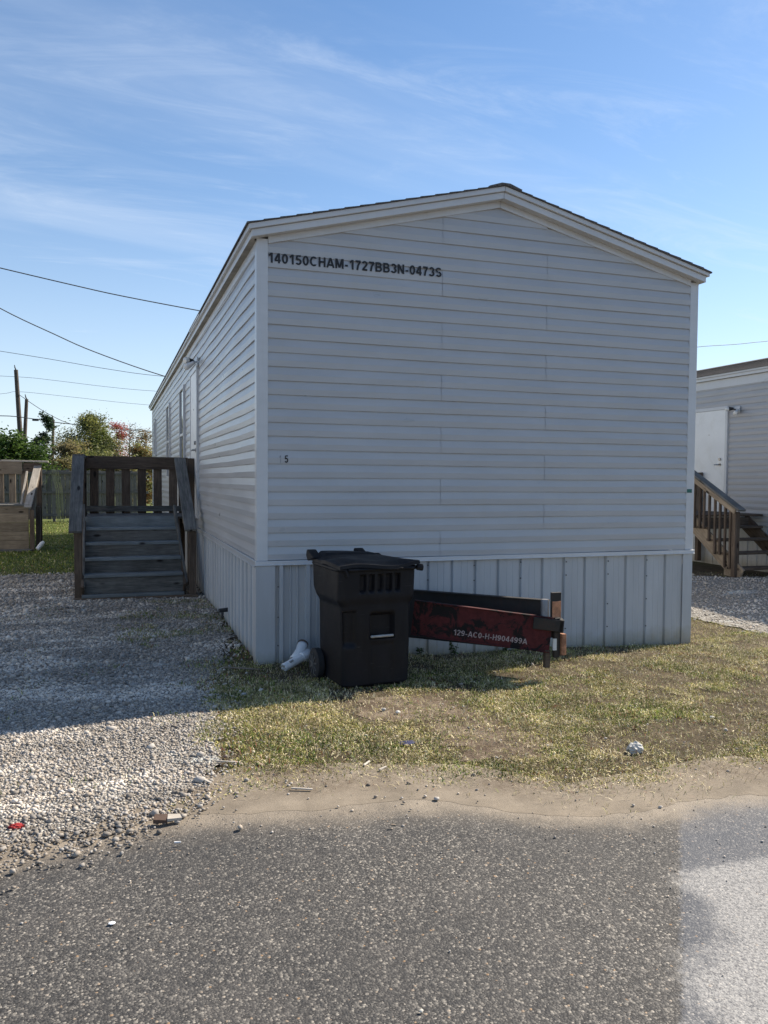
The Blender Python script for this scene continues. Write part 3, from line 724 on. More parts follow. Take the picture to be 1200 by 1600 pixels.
H2, T2 = home(10.0, -.3, 4.3, 16, .79, 'grey sided mobile home with a white door, behind the white home', GREYV, -.09, ztop=3.525, frz=3.295)
H3, T3 = home(-9.2, 1.2, 4.5, 15.5, .80, 'unseen white mobile home left of the tan wooden porch, added for its bounce light', VINYL, 0.)  # out-of-view home, added so its sunlit wall brightens the white home's side
door(H2, 10.0, 5.90, 6.77, .93, 2.90, 6.02)
flood(H2, 9.985, 5.60, 2.87)

# ------------------------------------------------------------------ boards and stairs
def board(name, p0, p1, w, t, mat, parent, up=(0, 0, 1), bevel=.004, wob=.0):
    """plank from p0 to p1 along its centre; w = width across, t = thickness along `up`"""
    p0 = Vector(p0); p1 = Vector(p1); d = p1-p0; L = d.length; X = d.normalized(); U = Vector(up); U = (U-X*U.dot(X)).normalized(); V = U.cross(X)
    bm = bmesh.new(); bmesh.ops.create_cube(bm, size=1)
    for v in bm.verts: v.co = Vector((v.co.x*L, v.co.y*w, v.co.z*t))
    if L > .5: bmesh.ops.bisect_plane
    bmesh.ops.bevel(bm, geom=list(bm.edges), offset=min(bevel, t*.3, w*.3), segments=1, affect='EDGES')
    for v in bm.verts: v.co += Vector((random.uniform(-1, 1), random.uniform(-1, 1), random.uniform(-1, 1)))*.0012
    me = bpy.data.meshes.new(name); bm.to_mesh(me); bm.free(); me.materials.append(mat)
    o = bpy.data.objects.new(name, me); C.objects.link(o)
    M = Matrix((X, V, U)).transposed().to_4x4(); M.translation = (p0+p1)/2
    o.matrix_basis = M
    return attach(o, parent)

P1 = empty('wooden_steps', (-.85, 4.9, 0), 'dark weathered wooden porch and steps against the side of the white mobile home', 'wooden steps')
def slats_between(parent, y, xs, z0, z1, w, mat, t=.032):
    for x in xs: board('baluster', (x, y, z0), (x+random.uniform(-.004, .004), y, z1), w, t, mat, parent, up=(0, 1, 0))
# posts
for x, y, z1, m in ((-1.54, 4.05, .84, WOODB), (-.165, 3.97, .84, WOODB), (-1.54, 5.12, 1.79, WOODB), (-.085, 5.02, 1.80, WOODB), (-1.54, 6.12, 1.80, WOODB), (-.12, 6.14, 1.80, WOODB)):
    board('post', (x, y, -.03), (x+random.uniform(-.006, .006), y, z1), .09, .09, m, P1, up=(0, 1, 0))
# deck and steps
for i in range(9): board('deck_board', (-1.48, 5.06+i*.14, .97), (-.03, 5.06+i*.14, .97), .135, .032, WOOD, P1)
steps = [(3.92, .075), (4.0, .31), (4.25, .495), (4.5, .675), (4.75, .855)]
for i, (yy, z) in enumerate(steps):
    if i == 0: board('tread', (-1.50, yy+.03, z-.02), (-.27, yy+.03, z-.02), .12, .036, WOODL, P1)
    else: board('tread', (-1.47, yy+.115, z-.018), (-.28, yy+.115, z-.018), .25, .036, WOODL, P1)
for (yy, z0, z1, m) in ((4.035, .078, .272, WOOD), (4.275, .312, .457, WOOD), (4.525, .497, .637, WOOD), (4.775, .677, .817, WOOD), (4.985, .858, .985, WOODL)):
    board('riser', (-1.485, yy, (z0+z1)/2), (-.27, yy, (z0+z1)/2), z1-z0+.012, .03, m, P1, up=(0, 1, 0))
board('base_plate', (-1.60, 3.93, .018), (-.10, 3.90, .018), .10, .036, WOODB, P1)
for x in (-1.493, -.262):
    board('stringer', (x, 3.98, -.0+.06), (x, 5.1, .86), .28, .036, WOODB, P1, up=(1, 0, 0))
# lower rail boards running beside the steps
board('lower_rail', (-1.478, 3.97, .14), (-1.498, 5.03, 1.13), .09, .03, WOOD, P1, up=(1, 0, 0))
board('lower_rail', (-.235, 3.97, .16), (-.315, 5.0, 1.12), .09, .03, WOOD, P1, up=(1, 0, 0))
# caps
board('hand_rail', (-1.567, 3.88, .852), (-1.567, 5.12, 1.808), .155, .036, WOOD, P1, up=(0, -.61, .79))
board('hand_rail', (-1.567, 5.13, 1.822), (-1.567, 6.20, 1.822), .155, .036, WOOD, P1)
board('hand_rail', (-.190, 3.88, .858), (-.228, 5.10, 1.795), .152, .036, WOOD, P1, up=(0, -.61, .79))
for xa, xb in ((-1.53, -1.53), (-.165, -.20)): board('rail_support', (xa, 3.98, .87), (xb, 5.08, 1.70), .09, .034, WOODB, P1, up=(1, 0, 0))
# back rail
board('top_rail', (-1.50, 6.085, 1.748), (-.03, 6.085, 1.742), .19, .036, WOODB, P1, up=(0, 1, 0))
board('bottom_rail', (-1.50, 6.08, 1.06), (-.03, 6.08, 1.055), .085, .036, WOOD, P1, up=(0, 1, 0))
slats_between(P1, 6.12, (-1.388, -1.162, -.935, -.707, -.476, -.25), .97, 1.70, .122, WOODB)
# left side balusters, seen edge on
for i in range(5): board('baluster', (-1.565, 5.25+i*.19, .93), (-1.565, 5.25+i*.19, 1.80), .09, .03, WOODB, P1, up=(1, 0, 0))
for x, y in ((-1.53, 5.04), (-.10, 5.04)): board('deck_joist', (x, y, .90), (x, 6.18, .90), .14, .036, WOODB, P1, up=(1, 0, 0))

# neighbour's steps on the right
P2 = empty('wooden_steps', (9.1, 4.5, -.05), 'brown open wooden steps with slatted railing at the grey mobile home', 'wooden steps')
XL = 8.5
for i, (yy, z) in enumerate(((3.88, .115), (4.13, .345), (4.38, .55), (4.63, .75))): board('tread', (XL, yy+.13, z-.02), (9.70, yy+.13, z-.02), .27, .038, WOODB, P2)
for i in range(12): board('deck_board', (XL, 4.96+i*.14, .925), (9.95, 4.96+i*.14, .925), .135, .036, WOODB, P2)
for x, m in ((XL+.03, WOODT), (9.67, WOODB)): board('stringer', (x, 3.86, -.02), (x, 5.06, .83), .27, .038, m, P2, up=(1, 0, 0))
mb = MB(); mb.prism([(3.84, -.06), (4.22, -.06), (4.22, .09), (3.84, .09)], XL+.008, XL+.050, 'x'); mb.build('stringer_foot', WOODT, P2, bevel=.003)
board('post', (XL, 3.965, -.05), (XL, 3.965, 1.03), .09, .09, WOODB, P2, up=(0, 1, 0))
board('post', (XL, 5.10, -.05), (XL, 5.10, 1.68), .09, .09, WOODB, P2, up=(0, 1, 0)); board('post', (9.9, 6.5, -.05), (9.9, 6.5, 1.7), .09, .09, WOODB, P2, up=(0, 1, 0)); board('post', (XL, 6.5, -.05), (XL, 6.5, 1.7), .09, .09, WOODB, P2, up=(0, 1, 0))
board('hand_rail', (XL, 3.83, 1.055), (XL, 5.10, 1.725), .15, .038, WOOD, P2, up=(0, -.46, .88))
board('hand_rail', (XL, 5.10, 1.735), (XL, 6.55, 1.735), .15, .038, WOOD, P2)
board('top_rail', (XL-.045, 3.93, 1.03), (XL-.045, 5.08, 1.635), .085, .034, WOODT, P2, up=(1, 0, 0))
board('top_rail', (XL-.045, 5.08, 1.65), (XL-.045, 6.5, 1.65), .085, .034, WOODT, P2, up=(1, 0, 0))
for yv in (4.06, 4.18, 4.30, 4.42, 4.557, 4.686, 4.79, 4.92): 
    zt = 1.03+(yv-3.93)*.526; zb = max(.12, .115+(math.floor((yv-3.93)/.25))*.207)
    board('baluster', (XL-.02, yv, zb-.02), (XL-.02, yv, zt), .038, .036, WOODB, P2, up=(1, 0, 0))
for i in range(9): board('baluster', (XL-.02, 5.22+i*.14, .9), (XL-.02, 5.22+i*.14, 1.66), .038, .036, WOODT, P2, up=(1, 0, 0))
board('deck_joist', (XL+.02, 5.0, .84), (XL+.02, 6.55, .84), .14, .036, WOODT, P2, up=(1, 0, 0)); board('deck_joist', (XL+.04, 4.93, .80), (9.7, 4.93, .80), .18, .036, WOODB, P2, up=(0, 1, 0))

# neighbour's porch on the left
P3 = empty('wooden_steps', (-3.4, 11.8, 0), 'tan wooden porch with a pale sunlit hand rail at the left edge of the photo', 'wooden steps')
for i in range(5): board('riser', (-4.6, 11.2+.0*i, .09+i*.18+.06), (-2.74, 11.2, .09+i*.18+.06), .1785, .034, WOODT, P3, up=(0, 1, 0))
board('base_plate', (-4.6, 11.15, .03), (-2.68, 11.15, .03), .10, .06, WOOD, P3)
for i in range(9): board('deck_board', (-4.6, 11.24+i*.145, .945), (-2.72, 11.24+i*.145, .945), .14, .034, WOOD, P3)
board('post', (-2.68, 11.2, -.02), (-2.68, 11.2, .86), .09, .09, WOODB, P3, up=(0, 1, 0)); board('post', (-2.64, 12.52, -.02), (-2.64, 12.52, 1.76), .11, .09, WOODB, P3, up=(0, 1, 0)); board('post', (-2.62, 11.9, -.02), (-2.62, 11.9, .9), .09, .09, WOODB, P3, up=(0, 1, 0))
board('post', (-4.5, 12.52, -.02), (-4.5, 12.52, 1.76), .09, .09, WOODB, P3, up=(0, 1, 0))
board('hand_rail', (-2.755, 11.12, .90), (-2.66, 12.55, 1.80), .145, .036, WOODP, P3, up=(0, -.53, .85))
board('top_rail', (-4.6, 12.48, 1.73), (-2.97, 12.46, 1.72), .28, .036, WOODT, P3, up=(0, 1, 0)); board('top_rail', (-2.96, 12.49, 1.73), (-2.62, 12.49, 1.73), .2, .036, WOODB, P3, up=(0, 1, 0))
board('cap_rail', (-4.6, 12.5, 1.885), (-2.45, 12.5, 1.86), .14, .036, WOODP, P3)
slats_between(P3, 12.53, [-2.94-.235*i for i in range(8)], .96, 1.66, .13, WOODT)
board('inner_rail', (-2.905, 11.3, .86), (-2.86, 12.25, 1.64), .04, .036, WOODP, P3, up=(0, -.6, .8))
board('rail_support', (-2.69, 11.25, .80), (-2.63, 12.5, 1.66), .14, .036, WOODB, P3, up=(1, 0, 0))
# white cup under that porch
mb = MB(); mb.tube([(-2.58, 11.10, .055), (-2.50, 11.16, .16), (-2.46, 11.18, .20)], [.04, .045, .03], 12); tag(mb.build('foam_cup', WHITEP, None, smooth=True), 'white foam cup lying in the grass beside the tan porch post', 'cup')

# ------------------------------------------------------------------ fence
FN = empty('wooden_fence', (-3, 23, 0), 'grey weathered board fence across the lawn behind the porches', 'fence')
x = -10.5; i = 0
def fence_board(x):
    h = 1.76+random.uniform(-.03, .03); board('fence_board', (x, 23.0, .09+random.uniform(-.01, .02)), (x+random.uniform(-.008, .008), 23.0, h), .136, .018, WOODF, FN, up=(0, 1, 0), bevel=.002)
while x < -.1 and i < 72: fence_board(x); x += .147; i += 1
for z in (.22, 1.0, 1.66): board('fence_rail', (-10.6, 22.96, z), (.1, 22.96, z), .085, .036, WOODF, FN, up=(0, 1, 0))
for xx in (-10.2, -7.8, -5.4, -3.0, -.6): board('fence_post', (xx, 23.06, -.05), (xx, 23.06, 1.72), .09, .09, WOODF, FN, up=(0, 1, 0))

# ------------------------------------------------------------------ rubbish bin
def make_bin():
    B = empty('wheeled_bin', (0, 0, 0), 'scuffed black wheeled rubbish bin standing in front of the white skirting', 'rubbish bin')
    # body: rings of a rounded rectangle, pushed in where the bin has pockets
    Hh = .845; nz = 72; per = []
    def ring(hx, yf, yb, r):
        pts = []; cs = [(hx-r, yf+r, -PI/2, 0), (hx-r, yb-r, 0, PI/2), (-hx+r, yb-r, PI/2, PI), (-hx+r, yf+r, PI, 1.5*PI)]
        # start at front left and go round; the front is sampled finely
        for q in range(46): pts.append((-hx+r+(2*hx-2*r)*q/46, yf))
        for cx_, cy_, a0, a1 in cs[:1]:
            for k in range(6): a = a0+(a1-a0)*k/6; pts.append((cx_+r*math.cos(a), cy_+r*math.sin(a)))
        for q in range(24): pts.append((hx, yf+r+(yb-yf-2*r)*q/24))
        for k in range(6): a = PI/2*k/6; pts.append((hx-r+r*math.cos(a), yb-r+r*math.sin(a)))
        for q in range(12): pts.append((hx-r-(2*hx-2*r)*q/12, yb))
        for k in range(6): a = PI/2+PI/2*k/6; pts.append((-hx+r+r*math.cos(a), yb-r+r*math.sin(a)))
        for q in range(24): pts.append((-hx, yb-r-(yb-yf-2*r)*q/24))
        for k in range(6): a = PI+PI/2*k/6; pts.append((-hx+r+r*math.cos(a), yf+r+r*math.sin(a)))
        return pts
    def sstep(a, b, x): t = min(1, max(0, (x-a)/(b-a))); return t*t*(3-2*t)
    rows = []
    for i in range(nz+1):
        z = .015+Hh*i/nz; t = z/Hh
        hx = .270+.014*t + .026*sstep(.59, .645, z)      # flares out to the upper collar
        yf = -.262-.012*t - .010*sstep(.60, .66, z)
        yb = .245+.02*t + .05*sstep(.63, .70, z)
        if i < 2: hx -= .012*(2-i); yf += .012*(2-i); yb -= .012*(2-i)
        r = .055
        ps = []
        for (x, y) in ring(hx, yf, yb, r):
            if y < yf+.02:      # front face features
                d = 0
                # ribbed grab recess under the rim
                if .69 < z < .825 and -.15 < x < .20:
                    e = sstep(.69, .705, z)*(1-sstep(.81, .825, z)); cell = ((x+.15) % .07)/.07
                    d += .030*e*(sstep(.0, .12, cell)*(1-sstep(.55, .67, cell)))
                # lift pocket with its bar
                e = sstep(.355, .365, z)*(1-sstep(.52, .55, z))*sstep(-.065, -.045, x)*(1-sstep(.115, .135, x)); d += .05*e
                # stepped panel on the left and its shadow line
                e = sstep(.30, .34, z)*(1-sstep(.555, .57, z))*sstep(-.285, -.262, x)*(1-sstep(-.19, -.165, x)); d += .026*e
                # raised lower panel edge
                d += .008*(sstep(-.055, -.045, x)*(1-sstep(.125, .135, x)))*(1-sstep(.32, .34, z))
                d -= .004*math.sin(x*9)*math.sin(z*5)
                y = y+d
            ps.append((x+.0015*math.sin(z*11+y*9), y, z))
        rows.append(ps)
    m = len(rows[0]); mb = MB(); mb.v = [p for r_ in rows for p in r_]
    for i in range(nz):
        for k in range(m): mb.f.append((i*m+k, i*m+(k+1) % m, (i+1)*m+(k+1) % m, (i+1)*m+k))
    mb.f.append(tuple(range(m))[::-1]); mb.build('bin_body', BIN, B, smooth=True)
    # rim, rolled and slightly rising to the back
    top = ring(.312, -.298, .305, .06); pts = [(x, y, .858+.006*(y+.3)/.6) for x, y in top]+[(top[0][0], top[0][1], .812)]
    mb = MB(); mb.tube(pts, .014, 8, False)
    mb.v += []; mb.build('rim', BIN, B, smooth=True)
    inner = ring(.300, -.288, .29, .055); mb = MB(); mb.v = [(x, y, .861) for x, y in inner]+[(x*.92, y*.92, .83) for x, y in inner]
    k = len(inner); mb.f = [(i, (i+1) % k, (i+1) % k+k, i+k) for i in range(k)]; mb.build('rim_flange', BIN, B, smooth=True)
    # lid: sagging, warped sheet with a turned-down lip
    nx, ny = 36, 30; mb = MB(); T = []
    for j in range(ny+1):
        v = j/ny; y = -.315+v*.64
        for i in range(nx+1):
            u = i/nx; x = -.317+u*.634
            ed = min(u, 1-u, v*1.0)*2
            z = .890+.012*v + .018*min(1, ed*3.2)
            z += .010*math.sin(u*7+v*4)*(1-v)+.012*math.sin(u*3.2+1)*sstep(0, .3, v) - .018*math.exp(-((u-.12)**2+(v-.6)**2)/.02)
            z += .014*sstep(.74, .95, u)*(1-v) - .012*abs(math.sin(v*6))*(u < .1)
            if v > .78 and .12 < u < .78: z += .012
            T.append((x, y+.006*math.sin(u*9), z))
    mb.v = T[:]; w = nx+1
    for j in range(ny):
        for i in range(nx): mb.f.append((j*w+i, j*w+i+1, (j+1)*w+i+1, (j+1)*w+i))
    # lip going down all the way round
    loop = [i for i in range(w)]+[j*w+nx for j in range(1, ny+1)]+[ny*w+i for i in range(nx-1, -1, -1)]+[j*w for j in range(ny-1, 0, -1)]
    b0 = len(mb.v); mb.v += [(T[i][0]*1.012, T[i][1]*1.012, T[i][2]-.024) for i in loop]; n = len(loop)
    for q in range(n): mb.f.append((loop[q], loop[(q+1) % n], b0+(q+1) % n, b0+q))
    mb.f.append(tuple(b0+q for q in range(n))); lid = mb.build('lid', BIN, B, smooth=True)
    # hinge bosses and handle at the rear
    mb = MB()
    for x in (-.30, .10):
        mb = MB(); mb.prism([(.20, .90), (.345, .87), (.375, .91), (.36, .955), (.32, .955), (.22, .915)], x-.035, x+.035, 'x')
        mb.build('hinge', BIN, B, smooth=True, bevel=.006)
    mb = MB(); mb.tube([(-.29, .30, .88), (-.29, .37, .895), (-.25, .385, .895), (.25, .385, .895), (.29, .37, .895), (.29, .30, .88)], .014, 10); mb.build('handle', BIN, B, smooth=True)
    mb = MB(); mb.tube([(.30, -.30, .862), (.345, -.305, .858)], [.022, .026], 12); mb.build('rim_knob', BIN, B, smooth=True, bevel=.002)
    mb = MB(); mb.tube([(-.055, -.266, .376), (.125, -.266, .376)], .0095, 10); mb.build('lift_bar', m_simple('scuffed_grey_bar', (.30, .30, .29), .5, .2, 30), B, smooth=True)
    # wheels
    for sx in (-1, 1):
        x0 = sx*.305
        mb = MB(); mb.tube([(x0-.028, .20, .115), (x0-.022, .20, .115), (x0+.022, .20, .115), (x0+.028, .20, .115)], [.103, .115, .115, .103], 32)
        wl = mb.build('wheel', m_simple('rubber_tyre', (.018, .018, .02), .8), B, smooth=True)
        mb = MB()
        for k in range(9):
            a = 2*PI*k/9; mb.box(x0+sx*.0285, x0+sx*.034, -.006, .006, .018, .078, None)
            M = Matrix.Translation((0, .20, .115)) @ Matrix.Rotation(a, 4, 'X'); mb.v[-8:] = [tuple(M @ Vector(v)) for v in mb.v[-8:]]
        mb.tube([(x0+sx*.028, .2, .115), (x0+sx*.040, .2, .115)], .022, 14); mb.build('wheel_spokes', m_simple('grey_spokes', (.085, .085, .085), .6), wl)
    mb = MB(); mb.tube([(-.3, .20, .115), (.3, .20, .115)], .011, 8); mb.build('axle', STEEL, B)
    return B
B = make_bin(); B.location = (.672, -.765, float(gz(.685, -.765))+.0); B.rotation_euler = (0, 0, math.radians(6)); B.scale = (1, 1, 1.035)

# ------------------------------------------------------------------ trailer hitch (A-frame)
HT = empty('trailer_hitch', (2.0, -.9, 0), 'detached red and black steel trailer hitch with white stencilled serial, lying before the skirting', 'trailer hitch')
def beam(p0, p1, h, flange, mat, nm, face=-1):
    """I-beam from p0 to p1 (centres)"""
    p0 = Vector(p0); p1 = Vector(p1); X = (p1-p0).normalized(); Yv = Vector((0, 0, 1)).cross(X).normalized(); Z = X.cross(Yv); L = (p1-p0).length
    M = Matrix((X, Yv, Z)).transposed().to_4x4(); M.translation = p0
    a = h/2; f = flange/2; t = .008
    poly = [(-f, -a), (f, -a), (f, -a+t), (t/2, -a+t), (t/2, a-t), (f, a-t), (f, a), (-f, a), (-f, a-t), (-t/2, a-t), (-t/2, -a+t), (-f, -a+t)]
    mb = MB(); mb.prism(poly, 0, L, 'x'); mb.v = [tuple(M @ Vector(v)) for v in mb.v]
    return mb.build(nm, mat, HT), M
near, MN = beam((1.09, -.725, .445), (2.075, -1.15, .327), .275, .045, HITCH, 'red_beam')
beam((1.15, -.02, .375), (2.13, -1.02, .375), .41, .06, BLACKM, 'black_beam')
# serial along the web of the near beam (front side)
_, wd_ = stroke_mesh('129-AC0-H-H904499A', .2)
stroke_text('129-AC0-H-H904499A', 0, 1, 0, 1, 0, STENCIL, HT, t=.16, name='serial_lettering', fn=lambda u, d, v: tuple(MN @ Vector((.33+.575*u/wd_, -.0066+d*.03, -.096+.044*v))))
# web plate face to paint on, the plate fills the channel so the front reads flat
mb = MB(); mb.box(.0, 1.068, -.0060, .0030, -.1295, .1295); mb.v = [tuple(MN @ Vector(v)) for v in mb.v]; mb.build('web_plate', HITCH, HT)
mb = MB(); mb.box(.93, 1.16, -.030, -.023, .035, .128); mb.box(.93, 1.16, .010, .017, .035, .128); mb.box(1.13, 1.165, -.03, .10, .03, .13); mb.v = [tuple(MN @ Vector(v)) for v in mb.v]; mb.build('coupler', BLACKM, HT, bevel=.004)
mb = MB(); mb.box(2.085, 2.175, -1.13, -1.115, .30, .655, None); mb.build('end_plate', BLACKM, HT, bevel=.003)
mb = MB(); mb.box(2.094, 2.170, -1.137, -1.131, .455, .585, None); mb.build('rusty_plate', RUST, HT, bevel=.001)
mb = MB(); mb.box(2.152, 2.192, -1.185, -1.135, .17, .335, None); mb.build('rusty_strut', RUST, HT, bevel=.002)
mb = MB(); mb.box(2.100, 2.150, -1.165, -1.13, .15, .46, None); mb.build('strut', BLACKM, HT, bevel=.003)
mb = MB(); mb.tube([(2.045, -1.10, .42), (2.045, -1.10, .595), (2.045, -1.10, .60)], [.030, .030, .027], 18); mb.build('jack_tube', STEEL, HT, smooth=True)
mb = MB(); mb.box(2.085, 2.115, -1.172, -1.160, .21, .30); mb.build('white_sticker', TRIM, HT)
mb = MB(); mb.box(2.030, 2.075, -1.15, -1.11, .07, .21); mb.build('wooden_prop', WOODB, HT, bevel=.004)

# ------------------------------------------------------------------ white pipe by the corner
PP = empty('drain_pipe', (.28, -.3, .02), 'broken white plastic drain pipe with elbow lying at the foot of the skirting', 'pipe')
def ring_pipe(pts, r, name, mat, parent, n=20, jag_end=False):
    mb = MB(); mb.tube(pts, r, n, False)
    if jag_end:
        for k in range(n):
            x, y, z = mb.v[k]; s = random.uniform(-.012, .008); d = (Vector(pts[1])-Vector(pts[0])).normalized(); mb.v[k] = (x+d.x*s, y+d.y*s, z+d.z*s)
    o = mb.build(name, mat, parent, smooth=True); so = o.modifiers.new('solid', 'SOLIDIFY'); so.thickness = .006; so.offset = -1; return o
z0 = float(gz(.25, -.35))
ring_pipe([(.140, -.365, z0+.040), (.145, -.363, z0+.042), (.30, -.285, z0+.092), (.305, -.283, z0+.094), (.372, -.25, z0+.116)], [.034, .034, .034, .040, .040], 'pipe_section', WHITEP, PP, jag_end=True)
ring_pipe([(.338, -.15, z0+.165), (.330, -.165, z0+.155), (.305, -.20, z0+.125), (.27, -.235, z0+.095), (.235, -.26, z0+.07)], [.042, .042, .038, .036, .034], 'pipe_elbow', WHITEP, PP)
mb = MB(); mb.tube([(.338, -.148, z0+.165), (.345, -.135, z0+.172)], .046, 18); mb.build('pipe_cap', m_simple('brown_cap', (.12, .08, .06), .7), PP, smooth=True)
mb = MB(); mb.tube([(.185, -.367, z0+.079), (.215, -.352, z0+.089)], .009, 10); mb.build('pipe_mark', m_simple('grey_print', (.25, .25, .25), .7), PP)
# short black pipe stub at the side skirting
ST = empty('pipe_stub', (-.06, 1.85, 0), 'short black pipe stub with a valve, low on the side skirting above the gravel', 'pipe')
mb = MB(); mb.tube([(.0, 1.80, .16), (-.10, 1.78, .155)], .022, 10); mb.build('stub', DARKM, ST, smooth=True)
mb = MB(); mb.tube([(-.035, 2.0, .10), (-.05, 2.0, .0), (-.05, 2.0, -.03)], .014, 8); mb.build('riser_pipe', DARKM, ST, smooth=True)

# ------------------------------------------------------------------ small litter
def lump(name, loc, size, col, label, cat, seed, flat=.6, rough=.8, crumple=.35, rz=0, group=None):
    bm = bmesh.new(); bmesh.ops.create_icosphere(bm, subdivisions=3, radius=1); r = random.Random(seed)
    ph = [(r.uniform(2, 7), r.uniform(2, 7), r.uniform(2, 7), r.uniform(0, 6)) for _ in range(6)]
    for v in bm.verts:
        c = v.co.copy(); s = sum(abs(math.sin(a*c.x+b*c.y+d*c.z+e)) for a, b, d, e in ph)/6; v.co = c*(1-crumple+crumple*1.6*s); v.co.x *= size[0]; v.co.y *= size[1]; v.co.z *= size[2]
    me = bpy.data.meshes.new(name); bm.to_mesh(me); bm.free(); me.materials.append(m_simple(name+'_surface', col, rough, .18, 25, bump=.4))
    o = bpy.data.objects.new(name, me); C.objects.link(o); o.location = (loc[0], loc[1], float(gz(loc[0], loc[1]))+.012+size[2]*.35); o.rotation_euler = (0, 0, rz)
    return tag(o, label, cat, group)
lump('crumpled_paper', (1.69, -2.75), (.045, .04, .034), (.48, .47, .44), 'pale crumpled paper wad on the grass near the road, right of the bare patch', 'litter', 3, crumple=.6)
lump('stone', (2.62, -2.3), (.018, .015, .01), (.6, .58, .52), 'small white stone on the grass near the right edge', 'stone', 4)
lump('stone', (.55, -1.62), (.017, .013, .010), (.36, .34, .31), 'grey pebble on the bare dirt patch below the black bin', 'stone', 5)
lump('stone', (.62, -1.70), (.016, .016, .010), (.6, .57, .52), 'pale pebble beside the grey one on the bare dirt patch', 'stone', 6)
lump('stone', (-.28, -1.02), (.018, .014, .010), (.38, .39, .41), 'blue grey stone in shaded grass left of the bin', 'stone', 7)
lump('blue_wrapper', (.46, -2.30), (.05, .03, .007), (.015, .02, .08), 'dark blue crushed wrapper on the grass left of the bare patch', 'litter', 8, crumple=.6)
lump('red_wrapper', (-1.545, -2.86), (.03, .022, .014), (.30, .02, .02), 'bright red wrapper scrap on the gravel at the left edge', 'litter', 9, crumple=.6)
lump('bottle_cap', (-1.155, -3.77), (.012, .010, .003), (.7, .72, .74), 'small shiny white disc lying on the asphalt at lower left', 'litter', 10, crumple=.2)
CK = empty('torn_cardboard', (-.93, -3.0, .02), 'torn tan and brown scrap of wood lying at the road edge', 'litter')
mb = MB(); z0 = .022; mb.add([(-.985, -3.02, z0), (-.925, -3.03, z0), (-.920, -2.99, z0+.016), (-.975, -2.985, z0+.012), (-.985, -3.02, z0+.018), (-.925, -3.03, z0+.012), (-.92, -2.99, z0+.024), (-.975, -2.985, z0+.028)], [(0, 1, 2, 3), (4, 5, 6, 7), (0, 1, 5, 4), (1, 2, 6, 5), (2, 3, 7, 6), (3, 0, 4, 7)]); mb.build('dark_bark_piece', m_simple('dark_bark', (.08, .05, .035), .9, .3, 30, bump=.5), CK)
mb = MB(); mb.add([(-.925, -3.03, z0+.006), (-.862, -3.015, z0), (-.868, -2.985, z0+.004), (-.92, -2.99, z0+.01), (-.925, -3.03, z0+.018), (-.862, -3.015, z0+.01), (-.868, -2.985, z0+.016), (-.92, -2.99, z0+.024)], [(0, 1, 2, 3), (4, 5, 6, 7), (0, 1, 5, 4), (1, 2, 6, 5), (2, 3, 7, 6), (3, 0, 4, 7)]); mb.build('pale_wood_piece', WOODP, CK)
def stick(p0, p1, w, label, mat=WOODP):
    z0 = float(gz(*p0))+.024; z1 = float(gz(*p1))+.022
    tag(board('wood_splinter', (*p0, z0), (*p1, z1), w, .006, mat, None, bevel=.001), label, 'stick')
stick((-.329, -2.81), (-.233, -2.849), .009, 'pale wood splinter lying on the sandy shoulder below the grass')
stick((-.742, -2.53), (-.690, -2.62), .014, 'pale splinter at the corner where gravel meets the sand')
stick((-.63, -2.33), (-.514, -2.38), .010, 'long pale splinter lying between gravel and grass')
stick((-.30, -.14), (-.04, -.30), .03, 'weathered stick lying at the corner of the skirting', WOODT)
stick((-.43, -2.40), (-.40, -2.47), .014, 'short upright tan splinter in the grass edge', WOODT)
stick((.10, -2.62), (.15, -2.56), .010, 'tan splinter at the sandy edge of the grass, below the bin')
stick((.16, -2.70), (.21, -2.66), .010, 'small pale chip on the sand below the grass')
stick((-.91, -3.235), (-.885, -3.237), .006, 'tiny white chip on the asphalt below the cardboard scrap', WHITEP)
stick((-.005, -3.35), (.015, -3.355), .009, 'tiny tan leaf scrap on the asphalt in the centre', WOODT)
lump('stone', (-.32, -4.52), (.006, .005, .004), (.6, .56, .48), 'tiny pale chip on the asphalt at the bottom of the photo', 'stone', 15)

# small leafy weed by the skirting under the hitch
def leafmesh(name, centers, size, cols, seed, parent, mat=M_LEAF, up=.35, aspect=.5):
    g = np.random.default_rng(seed); n = len(centers); d = g.normal(0, 1, (n, 3)); d[:, 2] = d[:, 2]*.5+up*.2; d /= np.linalg.norm(d, axis=1, keepdims=True)
    s = np.cross(d, g.normal(0, 1, (n, 3))); s /= np.linalg.norm(s, axis=1, keepdims=True); sz = size*g.uniform(.55, 1.35, (n, 1))
    nn = np.cross(d, s)
    a = centers; b = centers+d*sz*.5+s*sz*aspect*.5+nn*sz*.07; c = centers+d*sz; e = centers+d*sz*.5-s*sz*aspect*.5+nn*sz*.07
    co = np.stack([a, b, c, e], 1).reshape(-1, 3); fc = np.arange(n*4).reshape(n, 4)
    cc = np.ones((n, 4, 4)); cc[..., :3] = cols[:, None]
    return np_mesh(name, co, fc, mat, cc.reshape(-1, 4), parent=parent)
